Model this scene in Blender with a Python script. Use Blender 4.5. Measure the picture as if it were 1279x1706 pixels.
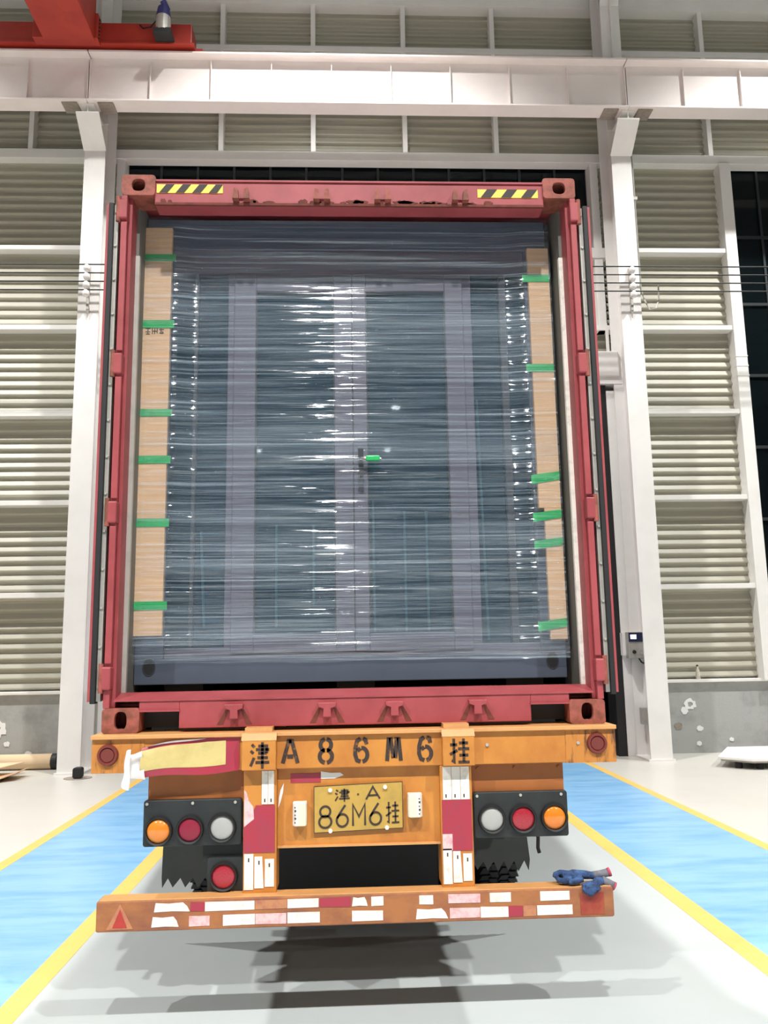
import bpy, bmesh, math, random
from mathutils import Vector, Matrix
random.seed(7)
for o in list(bpy.data.objects): bpy.data.objects.remove(o)
SC = bpy.context.scene
COL = SC.collection
# ------------------------------------------------------------------ camera
FPX, W, H = 1389.97, 1279, 1706
cam = bpy.data.cameras.new('camera'); camo = bpy.data.objects.new('camera', cam); COL.objects.link(camo)
cam.sensor_fit = 'VERTICAL'; cam.sensor_height = 36.0; cam.lens = FPX / H * 36.0
cam.clip_start = 0.05; cam.clip_end = 200
yaw, pitch, roll = 0.04558, 0.16340, -0.016766
fw = Vector((math.sin(yaw)*math.cos(pitch), math.cos(yaw)*math.cos(pitch), math.sin(pitch)))
r0 = Vector((math.cos(yaw), -math.sin(yaw), 0)); u0 = r0.cross(fw)
rr = math.cos(roll)*r0 + math.sin(roll)*u0; uu = -math.sin(roll)*r0 + math.cos(roll)*u0
M = Matrix((rr, uu, -fw)).transposed().to_4x4(); M.translation = (-0.0409, -4.1477, 1.70)
camo.matrix_world = M
SC.camera = camo
# ------------------------------------------------------------------ world and exposure
wd = bpy.data.worlds.new('night'); SC.world = wd; wd.use_nodes = True
wd.node_tree.nodes['Background'].inputs[0].default_value = (0.30, 0.36, 0.5, 1)
wd.node_tree.nodes['Background'].inputs[1].default_value = 0.004
SC.view_settings.view_transform = 'Standard'; SC.view_settings.look = 'None'
SC.view_settings.gamma = 1; SC.view_settings.use_curve_mapping = False
SC.view_settings.exposure = 0.22
FAR_W = 1400.0            # dimmer lamps deep in the hall
LAMP_W = 7000.0           # watts of each high-bay lamp
WALL_W = 5000.0           # lamps of the row beside the wall
LAMP_COL = (1.0, 0.985, 0.965)
LAMP_Z = 15.0
XA = [-0.30 + 8.64*k for k in (-2, -1, 0, 1, 2)]
XB = [-5.9, 2.75, 11.4]
LAMP_ROWS = [(4.3, XA), (-10.0, XA[1:4]), (-25.0, XA[1:4]), (-40.0, XB), (-50.0, XB)]

# ------------------------------------------------------------------ helpers
def lin(c): return c/12.92 if c <= 0.04045 else ((c+0.055)/1.055)**2.4
def rgb(r, g, b): return (lin(r/255), lin(g/255), lin(b/255), 1)

class MB:
    def __init__(s): s.v = []; s.f = []
    def add(s, vs, fs):
        n = len(s.v); s.v += [tuple(p) for p in vs]; s.f += [tuple(i+n for i in f) for f in fs]; return s
    def box(s, x0, x1, y0, y1, z0, z1):
        return s.add([(x0,y0,z0),(x1,y0,z0),(x1,y1,z0),(x0,y1,z0),(x0,y0,z1),(x1,y0,z1),(x1,y1,z1),(x0,y1,z1)],
                     [(0,3,2,1),(4,5,6,7),(0,1,5,4),(1,2,6,5),(2,3,7,6),(3,0,4,7)])
    def prism(s, poly, axis, a, b):
        # poly: 2d points; axis 'y' -> (x,z), 'x' -> (y,z), 'z' -> (x,y)
        def P(p, t): return {'y': (p[0], t, p[1]), 'x': (t, p[0], p[1]), 'z': (p[0], p[1], t)}[axis]
        n = len(poly); vs = [P(p, a) for p in poly] + [P(p, b) for p in poly]
        fs = [tuple(range(n-1, -1, -1)), tuple(range(n, 2*n))] + [(i, (i+1) % n, n+(i+1) % n, n+i) for i in range(n)]
        return s.add(vs, fs)
    def cyl(s, p0, p1, r, n=16, r1=None, cap=True):
        p0, p1 = Vector(p0), Vector(p1); d = (p1-p0).normalized()
        a = d.orthogonal().normalized(); b = d.cross(a); r1 = r if r1 is None else r1
        cs = [(math.cos(2*math.pi*i/n), math.sin(2*math.pi*i/n)) for i in range(n)]
        vs = [p0+r*(c*a+q*b) for c, q in cs] + [p1+r1*(c*a+q*b) for c, q in cs]
        fs = [(i, (i+1) % n, n+(i+1) % n, n+i) for i in range(n)]
        if cap: fs += [tuple(range(n-1, -1, -1)), tuple(range(n, 2*n))]
        return s.add(vs, fs)
    def tube(s, pts, r, n=8):
        pts = [Vector(p) for p in pts]; rs = r if isinstance(r, (list, tuple)) else [r]*len(pts)
        vs, fs = [], []; ref = None
        for k, p in enumerate(pts):
            d = (pts[min(k+1, len(pts)-1)]-pts[max(k-1, 0)]).normalized()
            if ref is None: ref = d.orthogonal().normalized()
            a = (ref - d*ref.dot(d)).normalized(); ref = a; b = d.cross(a)
            vs += [p+rs[k]*(math.cos(2*math.pi*i/n)*a+math.sin(2*math.pi*i/n)*b) for i in range(n)]
        for k in range(len(pts)-1):
            fs += [(k*n+i, k*n+(i+1) % n, (k+1)*n+(i+1) % n, (k+1)*n+i) for i in range(n)]
        fs += [tuple(range(n-1, -1, -1)), tuple(range(len(vs)-n, len(vs)))]
        return s.add(vs, fs)
    def lathe(s, prof, c, axis='x', n=32):
        # prof: (radius, offset along axis)
        vs, fs = [], []; m = len(prof)
        for i in range(n):
            t = 2*math.pi*i/n; ct, st = math.cos(t), math.sin(t)
            for r, o in prof:
                vs.append({'x': (c[0]+o, c[1]+r*ct, c[2]+r*st), 'y': (c[0]+r*ct, c[1]+o, c[2]+r*st), 'z': (c[0]+r*ct, c[1]+r*st, c[2]+o)}[axis])
        for i in range(n):
            j = (i+1) % n
            fs += [(i*m+k, i*m+k+1, j*m+k+1, j*m+k) for k in range(m-1)]
        return s.add(vs, fs)
    def ring(s, outer, inner, y0, y1):
        # plate in the xz plane from y0 to y1 with a hole; outer and inner lists of equal length
        n = len(outer)
        vs = [(p[0], y0, p[1]) for p in outer]+[(p[0], y0, p[1]) for p in inner]+[(p[0], y1, p[1]) for p in outer]+[(p[0], y1, p[1]) for p in inner]
        fs = []
        for i in range(n):
            j = (i+1) % n
            fs += [(i, j, n+j, n+i), (n+i, n+j, 3*n+j, 3*n+i), (2*n+i, 3*n+i, 3*n+j, 2*n+j), (i, 2*n+i, 2*n+j, j)]
        return s.add(vs, fs)
    def build(s, name, mat, parent=None, smooth=False, bevel=0, label=None):
        me = bpy.data.meshes.new(name); me.from_pydata(s.v, [], s.f)
        bm = bmesh.new(); bm.from_mesh(me); bmesh.ops.recalc_face_normals(bm, faces=bm.faces); bm.to_mesh(me); bm.free()
        if mat is not None: me.materials.append(mat)
        if smooth: me.polygons.foreach_set('use_smooth', [True]*len(me.polygons))
        o = bpy.data.objects.new(name, me); COL.objects.link(o)
        if parent is not None: o.parent = parent; inv_parent(o, parent)
        if bevel:
            m = o.modifiers.new('bevel', 'BEVEL'); m.width = bevel; m.segments = 2; m.limit_method = 'ANGLE'; m.angle_limit = 0.7
        if label: o['label'] = label
        return o
def world_loc(o):
    v = Vector(o.location); q = o.parent
    while q is not None: v = v + Vector(q.location); q = q.parent
    return v
def inv_parent(o, parent):      # meshes are written in world coordinates; shift under the (unrotated) parent
    o.location = -world_loc(parent)
def tag(o, label, cat, group=None):
    o['label'] = label; o['category'] = cat
    if group: o['group'] = group
    return o
def empty(name, loc, label, cat, group=None):
    o = bpy.data.objects.new(name, None); COL.objects.link(o); o.location = loc; o.empty_display_size = 0.2
    return tag(o, label, cat, group)
def struct(o): o['kind'] = 'structure'; return o
def copy_tree(o, parent=None, shift=None):
    c = o.copy(); COL.objects.link(c); c.parent = parent
    if shift: c.location = Vector(o.location)+Vector(shift)
    for ch in list(o.children): copy_tree(ch, c)
    return c
def rrect(cx, cz, hw, hh, r, n=8):
    pts = []
    for k, (sx, sz) in enumerate(((1,1),(-1,1),(-1,-1),(1,-1))):
        for i in range(n):
            t = math.pi/2*(k+i/(n-1)); pts.append((cx+sx*(hw-r)+r*math.cos(t), cz+sz*(hh-r)+r*math.sin(t)))
    return pts
def oval(cx, cz, a, b, n=32, e=2.0):
    out = []
    for i in range(n):
        t = 2*math.pi*(i+0.0)/n; c, s = math.cos(t), math.sin(t)
        out.append((cx+a*math.copysign(abs(c)**(2/e), c), cz+b*math.copysign(abs(s)**(2/e), s)))
    return out
def ribbon(mb, pts, w, y0, y1, taper=False):
    # a painted stroke in the xz plane: polyline of width w, thickness y0..y1
    P = [Vector((p[0], p[1])) for p in pts]; closed = (P[0]-P[-1]).length < 1e-6
    if closed: P = P[:-1]
    n = len(P); L, R = [], []
    for k in range(n):
        a = P[k-1] if (k > 0 or closed) else P[k]; b = P[(k+1) % n] if (k < n-1 or closed) else P[k]
        d1 = (P[k]-a); d2 = (b-P[k])
        d1 = d1.normalized() if d1.length > 1e-9 else d2.normalized(); d2 = d2.normalized() if d2.length > 1e-9 else d1
        m = (d1+d2); m = m.normalized() if m.length > 1e-6 else d1
        nv = Vector((-m.y, m.x)); q = max(0.55, m.dot(d1))
        L.append(P[k]+nv*w/2/q); R.append(P[k]-nv*w/2/q)
    vs = [(p.x, y0, p.y) for p in L]+[(p.x, y0, p.y) for p in R]+[(p.x, y1, p.y) for p in L]+[(p.x, y1, p.y) for p in R]
    fs = []; mN = n if closed else n-1
    for i in range(mN):
        j = (i+1) % n
        fs += [(i, j, n+j, n+i), (2*n+i, 3*n+i, 3*n+j, 2*n+j), (i, 2*n+i, 2*n+j, j), (n+i, n+j, 3*n+j, 3*n+i)]
    if not closed: fs += [(0, n, 3*n, 2*n), (n-1, 3*n-1, 4*n-1, 2*n-1)]
    mb.add(vs, fs)
def arc(cx, cz, a, b, t0, t1, n=14):
    return [(cx+a*math.cos(math.radians(t0+(t1-t0)*i/(n-1))), cz+b*math.sin(math.radians(t0+(t1-t0)*i/(n-1)))) for i in range(n)]
GLYPH = {   # strokes in a unit box, z up
 'jin': [[(.08,.94),(.22,.82)],[(.02,.68),(.17,.57)],[(.02,.06),(.2,.4)],[(.42,.87),(.87,.87),(.87,.58)],[(.30,.725),(1.0,.725)],[(.42,.58),(.87,.58)],[(.38,.40),(.93,.40)],[(.28,.21),(1,.21)],[(.64,1.02),(.64,-.04)]],
 'gua': [[(.0,.75),(.37,.75)],[(.2,1.0),(.2,.06),(.07,.12)],[(-.02,.36),(.38,.52)],[(.48,.82),(.96,.82)],[(.72,1.0),(.72,.6)],[(.42,.58),(1.02,.58)],[(.48,.32),(.96,.32)],[(.72,.52),(.72,.06)],[(.42,.04),(1.02,.04)]],
 'A': [[(.02,0),(.5,1),(.98,0)],[(.2,.3),(.8,.3)]],
 'M': [[(.04,0),(.04,1),(.5,.42),(.96,1),(.96,0)]],
 '8': [arc(.5,.74,.4,.25,0,360,24), arc(.5,.26,.48,.28,0,360,24)],
 '6': [[(.74,1.02),(.3,.62),(.1,.4)], arc(.5,.29,.44,.3,0,360,24)],
 'dot': [[(.38,.5),(.62,.5)]],
}
STENCIL = {
 'A': [[(.0,0),(.42,1)],[(.58,1),(1.0,0)],[(.3,.28),(.7,.28)],[(.40,.94),(.60,.94)]],
 '8': [arc(.5,.745,.36,.245,100,260), arc(.5,.745,.36,.245,-80,80), arc(.5,.255,.42,.27,100,260), arc(.5,.255,.42,.27,-80,80)],
 '6': [[(.86,.74),(.8,.92),(.62,.98)], [(.46,.98),(.22,.88),(.1,.6),(.08,.3),(.2,.06),(.44,.0)], arc(.54,.29,.37,.29,-84,95), [(.44,.57),(.24,.46)]],
 'M': [[(.04,0),(.18,1)],[(.30,1),(.47,.12)],[(.60,.12),(.72,1)],[(.84,1),(.98,0)]],
}
def glyph(mb, table, ch, x, z, w, h, sw, y0, y1, shear=0.0):
    for st in table[ch]:
        ribbon(mb, [(x+w*p[0], z+h*p[1]+shear*w*p[0]) for p in st], sw, y0, y1)

# ------------------------------------------------------------------ materials
def mat(name, base, rough=0.5, metal=0.0, var=0.0, scale=4.0, var_col=None, bump=0.0, bump_scale=60.0, stretch=None, spec=0.5, coat=0.0, thr=(0.45, 0.7), alpha=1.0):
    m = bpy.data.materials.new(name); m.use_nodes = True; nt = m.node_tree; b = nt.nodes['Principled BSDF']
    b.inputs['Base Color'].default_value = base; b.inputs['Roughness'].default_value = rough; b.inputs['Metallic'].default_value = metal
    b.inputs['Specular IOR Level'].default_value = spec; b.inputs['Coat Weight'].default_value = coat; b.inputs['Alpha'].default_value = alpha
    tc = nt.nodes.new('ShaderNodeTexCoord'); mp = nt.nodes.new('ShaderNodeMapping'); nt.links.new(tc.outputs['Object'], mp.inputs[0])
    if stretch: mp.inputs['Scale'].default_value = stretch
    if var or var_col:
        n = nt.nodes.new('ShaderNodeTexNoise'); n.inputs['Scale'].default_value = scale; n.inputs['Detail'].default_value = 6; n.inputs['Roughness'].default_value = 0.65
        nt.links.new(mp.outputs[0], n.inputs['Vector'])
        r = nt.nodes.new('ShaderNodeValToRGB'); r.color_ramp.elements[0].position = thr[0]; r.color_ramp.elements[1].position = thr[1]
        r.color_ramp.elements[0].color = base
        vc = var_col if var_col else tuple(c*(1-var) for c in base[:3])+(1,)
        r.color_ramp.elements[1].color = vc
        nt.links.new(n.outputs['Fac'], r.inputs[0]); nt.links.new(r.outputs[0], b.inputs['Base Color'])
    if bump:
        n2 = nt.nodes.new('ShaderNodeTexNoise'); n2.inputs['Scale'].default_value = bump_scale; n2.inputs['Detail'].default_value = 4
        nt.links.new(mp.outputs[0], n2.inputs['Vector'])
        bp = nt.nodes.new('ShaderNodeBump'); bp.inputs['Strength'].default_value = bump; bp.inputs['Distance'].default_value = 0.01
        nt.links.new(n2.outputs['Fac'], bp.inputs['Height']); nt.links.new(bp.outputs[0], b.inputs['Normal'])
    return m
def emis(name, col, strength):
    m = bpy.data.materials.new(name); m.use_nodes = True; b = m.node_tree.nodes['Principled BSDF']
    b.inputs['Base Color'].default_value = col; b.inputs['Emission Color'].default_value = col; b.inputs['Emission Strength'].default_value = strength
    return m
def glassy(name, tint, rough=0.03, see=0.4, spec=0.5):
    # thin glazing: part of the light passes straight through, the rest meets a dark glossy surface
    m = bpy.data.materials.new(name); m.use_nodes = True; nt = m.node_tree; b = nt.nodes['Principled BSDF']; out = nt.nodes['Material Output']
    b.inputs['Base Color'].default_value = tint; b.inputs['Roughness'].default_value = rough; b.inputs['Specular IOR Level'].default_value = spec
    t = nt.nodes.new('ShaderNodeBsdfTransparent'); t.inputs[0].default_value = (0.75, 0.88, 0.9, 1)
    mx = nt.nodes.new('ShaderNodeMixShader'); mx.inputs[0].default_value = see
    nt.links.new(b.outputs[0], mx.inputs[1]); nt.links.new(t.outputs[0], mx.inputs[2]); nt.links.new(mx.outputs[0], out.inputs[0])
    return m
M_WHITE = mat('white_steel_paint', rgb(232,231,227), 0.45, var=0.06, scale=2.0)
M_GIRDER = mat('girder_paint', rgb(236,228,224), 0.5, var=0.07, scale=1.2)
M_CLAD = mat('grey_green_cladding', rgb(172,169,153), 0.45, var=0.05, scale=1.0)
M_CONC = mat('concrete', rgb(166,168,166), 0.85, var=0.28, scale=2.2, bump=0.25, bump_scale=30)
M_PLASTER = mat('plaster_white', rgb(232,234,234), 0.9)
M_ROOF = mat('roof_sheet_grey', rgb(112,114,112), 0.7)
M_FLOOR = mat('floor_epoxy', rgb(184,191,190), 0.32, var=0.10, scale=0.7, spec=0.35, thr=(0.35, 0.75))
M_FLOORB = mat('floor_pale_epoxy', rgb(196,194,186), 0.35, var=0.06, scale=0.8, spec=0.35)
M_BLUE = mat('blue_floor_paint', rgb(134,178,212), 0.35, var_col=rgb(100,154,198), scale=1.6, stretch=(0.7, 3.0, 1), spec=0.35, thr=(0.42, 0.72))
M_YEL = mat('yellow_floor_paint', rgb(222,182,100), 0.45, var=0.08, scale=3, spec=0.35)
M_RED = mat('container_red', rgb(160,70,74), 0.5, var_col=rgb(134,50,54), scale=3.0, bump=0.05, bump_scale=18, thr=(0.4, 0.75))
M_RUST = mat('rusty_casting', rgb(156,82,70), 0.65, var_col=rgb(112,64,46), scale=14, bump=0.2, bump_scale=50, thr=(0.42, 0.62))
M_RUSTSTAIN = mat('rust_brown', rgb(110,52,40), 0.8, var=0.4, scale=20)
M_INNER = mat('container_inner_grey', rgb(104,102,96), 0.6, var=0.08, scale=2)
M_WOOD = mat('plywood_floor', rgb(112,86,62), 0.7, var=0.3, scale=6, stretch=(8,1,1))
M_BLACK = mat('black_rubber', rgb(26,26,27), 0.6, var=0.2, scale=8)
M_DARK = mat('dark_steel', rgb(30,32,33), 0.6, var=0.25, scale=5)
M_PANELB = mat('lamp_panel_black', rgb(38,42,42), 0.5, var=0.35, scale=9)
M_ORANGE = mat('trailer_orange', rgb(196,130,54), 0.45, var_col=rgb(172,104,42), scale=3.2, stretch=(1.5,1,1), thr=(0.42,0.72))
M_ORANGE2 = mat('trailer_orange_rusty', rgb(188,122,52), 0.55, var_col=rgb(104,64,38), scale=6, stretch=(6,1,1.2), thr=(0.5,0.66))
M_ORANGEB = mat('trailer_orange_shaded', rgb(160,94,42), 0.55, var=0.2, scale=6)  # trailer orange darkened in the colour for shade on recessed plates and rails
M_BUMP = mat('bumper_orange', rgb(166,106,62), 0.5, var_col=rgb(134,82,60), scale=4, stretch=(1.2,1,2), thr=(0.4,0.65))
M_BUMPT = mat('orange_lit_top', rgb(206,150,92), 0.5, var=0.15, scale=5)  # paler orange puts overhead light into the colour of tops and lips
M_INK = mat('stencil_paint', rgb(54,40,34), 0.7, var_col=rgb(128,84,36), scale=30, thr=(0.58,0.68))
M_INK2 = mat('plate_ink', rgb(58,44,36), 0.6)
M_PLATE = mat('plate_yellow', rgb(186,150,70), 0.5, var_col=rgb(166,138,66), scale=10)
M_RWHITE = mat('reflective_white', rgb(232,228,218), 0.4, var_col=rgb(206,200,192), scale=26, thr=(0.5,0.7))
M_RRED = mat('reflective_red', rgb(164,48,66), 0.35, var_col=rgb(150,54,70), scale=14)
M_RPINK = mat('faded_reflective_pink', rgb(226,190,190), 0.5, var_col=rgb(206,140,142), scale=30)
M_RFADE = mat('faded_reflective_brown', rgb(186,128,88), 0.6, var_col=rgb(164,96,84), scale=24)
M_STICKY = mat('sticker_yellow', rgb(202,184,120), 0.45, var_col=rgb(182,164,104), scale=6)
M_PAPER = mat('sticker_back', rgb(236,232,230), 0.6)
M_HYEL = mat('hazard_yellow', rgb(246,206,84), 0.5)
M_HBLK = mat('hazard_black', rgb(46,38,34), 0.6)
M_FRAME = mat('aluminium_door_frame', rgb(86,83,95), 0.4, metal=0.0, var=0.1, scale=3)
M_FRAMEB = mat('blue_grey_steel_frame', rgb(72,80,94), 0.45, var=0.12, scale=3)
M_DKFRAME = mat('dark_window_frame', rgb(46,50,58), 0.5)
M_PANE = glassy('door_glass', (0.018, 0.048, 0.074, 1), 0.03, 0.55)
M_NFRAME = mat('night_window_frame', rgb(38,44,46), 0.5)
M_NIGHT = glassy('night_window_glass', (0.006, 0.010, 0.012, 1), 0.04, 0.35, 0.35)
M_CARD = mat('cardboard', rgb(222,180,138), 0.75, var=0.08, scale=3)
M_CARD2 = mat('cardboard_light', rgb(218,192,156), 0.8, var=0.1, scale=2)
M_GTAPE = mat('green_tape', rgb(40,172,92), 0.3, var=0.2, scale=20)
M_STRIP = mat('pale_bar_tone', rgb(190,206,206), 0.35)
M_CHROME = mat('chrome', rgb(200,200,200), 0.2, metal=1.0)
M_GALV = mat('galvanised', rgb(180,178,170), 0.45, metal=0.3, var=0.15, scale=12)
M_CRANE = mat('crane_red', rgb(172,56,42), 0.45, var_col=rgb(150,42,36), scale=1.5)
M_MOTOR = mat('motor_blue', rgb(60,60,120), 0.5)
M_LENSO = mat('amber_lens', rgb(216,128,44), 0.12, coat=0.6, var_col=rgb(222,118,30), scale=8)
M_LENSR = mat('red_lens', rgb(160,36,50), 0.18, coat=0.4, bump=0.25, bump_scale=160)
M_LENSD = mat('dull_red_lens', rgb(134,28,52), 0.4)
M_LENSW = mat('clear_lens', rgb(168,168,164), 0.35, var=0.08, scale=10)
M_BROWN = mat('brown_reflector', rgb(112,48,40), 0.4)
M_CREAM = mat('cream_lamp_cover', rgb(240,234,190), 0.35)
M_GLOVE = mat('blue_glove_cloth', rgb(58,88,134), 0.9, var_col=rgb(30,44,72), scale=28, bump=0.6, bump_scale=80, thr=(0.38,0.62))
M_CUFF = mat('grey_glove_cuff', rgb(112,112,120), 0.9, var=0.3, scale=40)
M_GRED = mat('red_glove_hem', rgb(176,70,92), 0.9)
M_LAMPSH = mat('lamp_housing', rgb(120,122,124), 0.4, metal=0.6)
M_LAMPON = emis('lamp_glow', (1.0, 0.98, 0.95, 1), 55.0)
M_SCREEN = emis('control_screen', (0.75, 0.85, 1.0, 1), 3.0)
M_NAVY = mat('control_box_navy', rgb(28,34,72), 0.4)
M_ASPH = mat('asphalt', rgb(60,60,62), 0.9, var=0.3, scale=8)
M_PURPLE = mat('grey_violet_sheet', rgb(104,96,128), 0.5, var=0.4, scale=14)
M_WEDGE = mat('grimy_paint', rgb(150,140,128), 0.8, var=0.3, scale=18)

def film_material():
    m = bpy.data.materials.new('stretch_film'); m.use_nodes = True; nt = m.node_tree; N = nt.nodes; L = nt.links
    for n in list(N): N.remove(n)
    out = N.new('ShaderNodeOutputMaterial'); tc = N.new('ShaderNodeTexCoord')
    def noise(scale, detail, sc, rough=0.6):
        mp = N.new('ShaderNodeMapping'); mp.inputs['Scale'].default_value = sc; L.new(tc.outputs['Object'], mp.inputs[0])
        n = N.new('ShaderNodeTexNoise'); n.inputs['Scale'].default_value = scale; n.inputs['Detail'].default_value = detail; n.inputs['Roughness'].default_value = rough
        n.inputs['Distortion'].default_value = 0.0
        L.new(mp.outputs[0], n.inputs['Vector']); return n.outputs['Fac']
    def math_(op, a, b):
        n = N.new('ShaderNodeMath'); n.operation = op; n.use_clamp = False
        for i, q in enumerate((a, b)):
            if isinstance(q, (int, float)): n.inputs[i].default_value = q
            else: L.new(q, n.inputs[i])
        return n.outputs[0]
    def ramp(v, a, b, ca=0.0, cb=1.0):
        n = N.new('ShaderNodeMapRange'); L.new(v, n.inputs[0]); n.inputs[1].default_value = a; n.inputs[2].default_value = b; n.inputs[3].default_value = ca; n.inputs[4].default_value = cb
        return n.outputs[0]
    s_fine = noise(1.0, 8, (0.9, 1, 55), 0.7); s_wide = noise(1.0, 3, (0.35, 1, 6), 0.5); s_line = noise(1.0, 2, (0.45, 1, 120), 0.5)
    streak = math_('ADD', math_('MULTIPLY', ramp(s_fine, 0.46, 0.78), 0.55), math_('MULTIPLY', ramp(s_line, 0.58, 0.70), 0.6))
    haze = math_('ADD', math_('ADD', 0.024, math_('MULTIPLY', streak, 0.35)), ramp(s_wide, 0.42, 0.70, 0.0, 0.09))
    bh = math_('ADD', noise(1.0, 1, (0.9, 1, 42), 0.4), math_('MULTIPLY', noise(1.0, 1, (3.5, 1, 120), 0.4), 0.28))
    bp = N.new('ShaderNodeBump'); bp.inputs['Strength'].default_value = 1.0; bp.inputs['Distance'].default_value = 0.0095; L.new(bh, bp.inputs['Height'])
    tr = N.new('ShaderNodeBsdfTransparent'); tr.inputs[0].default_value = (0.93, 0.95, 0.97, 1)
    df = N.new('ShaderNodeBsdfDiffuse'); df.inputs[0].default_value = (0.58, 0.70, 0.80, 1)
    gl = N.new('ShaderNodeBsdfGlossy'); gl.inputs[0].default_value = (1, 1, 1, 1); gl.inputs['Roughness'].default_value = 0.075; L.new(bp.outputs[0], gl.inputs['Normal'])
    m1 = N.new('ShaderNodeMixShader'); L.new(haze, m1.inputs[0]); L.new(tr.outputs[0], m1.inputs[1]); L.new(df.outputs[0], m1.inputs[2])
    gf = ramp(s_fine, 0.35, 0.7, 0.035, 0.11)
    m2 = N.new('ShaderNodeMixShader'); L.new(gf, m2.inputs[0]); L.new(m1.outputs[0], m2.inputs[1]); L.new(gl.outputs[0], m2.inputs[2])
    L.new(m2.outputs[0], out.inputs[0]); return m
M_FILM = film_material()

# ------------------------------------------------------------------ hall shell
WY = 9.40                      # inner face of the cladding
CL, CR = -4.06, 4.59           # column centres
fl = struct(MB().box(-32, 32, -54, 9.55, -0.3, 0.0).build('floor', M_FLOORB))
MB().box(-1.66, 2.15, -53.9, 9.5, 0.0, 0.0015).build('painted_aisle', M_FLOOR, fl)
for a, b in ((-2.86, -1.72), (2.20, 3.44)):
    MB().box(a, b, -53.9, 9.5, 0.0, 0.0020).build('blue_lane', M_BLUE, fl)
for x, w in ((-1.69, 0.13), (2.18, 0.14), (-2.89, 0.11), (3.48, 0.11)):
    MB().box(x-w/2, x+w/2, -53.9, 9.5, 0.0, 0.0030).build('yellow_line', M_YEL, fl)
struct(MB().box(-32, 32, 9.56, 40, -0.32, -0.02).build('ground_outside', M_ASPH))
struct(MB().box(-32, 32, -54, 9.8, 16.6, 16.8).build('ceiling', M_ROOF))
struct(MB().box(-32.3, -32, -54, 9.6, 0, 16.6).build('wall_left', M_ROOF))
struct(MB().box(32, 32.3, -54, 9.6, 0, 16.6).build('wall_right', M_ROOF))
struct(MB().box(-32, 32, -54.3, -54, 0, 16.6).build('wall_behind_camera', M_ROOF))

# the wall facing the camera
RIB = 0.1535
def cladding(x0, x1, z0, z1, parent):
    # horizontally ribbed sheet: ridges bulge towards the hall
    KEY = ((0.0, 0.0), (0.10, 0.0), (0.20, 0.9), (0.26, 1.0), (0.34, 1.0), (0.40, 0.9), (0.86, 0.08), (0.92, 0.0))   # phase upwards, depth
    prof = []; k = int(math.floor((z0-1.15)/RIB))-1
    while True:
        for ph, t in KEY:
            z = 1.15+(k+ph)*RIB
            if z0 <= z <= z1: prof.append((WY-0.044*t, z))
        k += 1
        if 1.15+k*RIB > z1: break
    prof = [(prof[0][0], z0)]+prof+[(prof[-1][0], z1)]
    vs = [(x0, y, z) for y, z in prof]+[(x1, y, z) for y, z in prof]; m = len(prof)
    fs = [(i, i+1, m+i+1, m+i) for i in range(m-1)]
    o = MB().add(vs, fs).build('cladding_sheet', M_CLAD, parent)
    return o
wall = MB()
wall.box(-32, -13.2, WY+0.02, 9.55, 0, 16.6); wall.box(14.0, 32, WY+0.02, 9.55, 0, 16.6); wall.box(-13.2, 14, WY+0.02, 9.55, 13.4, 16.6)
wb = struct(wall.build('wall_back', M_CLAD))
GZ = [2.67, 4.14, 5.61, 7.09, 8.50]         # girt tops
GY0 = 9.18                                  # girt front edge
LB0, LB1 = -13.2, -4.06                     # left bay
zs = [1.16]+GZ+[10.12]
for a, b in zip(zs[:-1], zs[1:]):
    cladding(LB0, LB1+0.1, a, b, wb); cladding(CR-0.1, 6.62, a, b, wb); cladding(11.7, 14.0, a, b, wb)
for a, b in ((10.12, 12.28), (12.28, 13.4)):
    cladding(LB0, LB1, a, b, wb); cladding(LB1, CR, a, b, wb); cladding(CR, 14.0, a, b, wb)
def girt(x0, x1, zt, h=0.08, y0=GY0):
    MB().box(x0, x1, y0, WY-0.001, zt-h, zt).build('girt', M_WHITE, wb, bevel=0.006)
for z in GZ:
    girt(LB0, CL-0.02, z); girt(CR+0.02, 6.62, z)
for x0, x1 in ((LB0, CL), (CL, CR), (CR, 14.0)):
    girt(x0, x1, 10.27, 0.17); girt(x0, x1, 12.32, 0.10); MB().box(x0, x1, GY0-0.02, WY-0.001, 13.14, 13.42).build('girt', M_WHITE, wb)
for x in (-11.8, -10.2, -8.6, -7.0, -5.4, -2.16, -0.56, 1.05, 2.66, 6.50, 8.1, 9.7, 11.3):
    MB().box(x-0.04, x+0.04, GY0+0.02, WY-0.001, 10.27, 13.16).build('stud', M_WHITE, wb)
# post between cladding and tall window
pst = MB().box(6.60, 6.80, GY0-0.03, WY+0.1, 1.12, 10.11).build('window_post', M_WHITE, wb, bevel=0.006)
MB().box(11.62, 11.82, GY0-0.03, WY+0.1, 1.12, 10.11).build('window_post', M_WHITE, wb, bevel=0.006)
for z in (6.52, 6.35, 6.18): MB().box(6.595, 6.805, GY0-0.036, GY0+0.1, z, z+0.02).build('tie_band', M_WHITE, wb)
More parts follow.
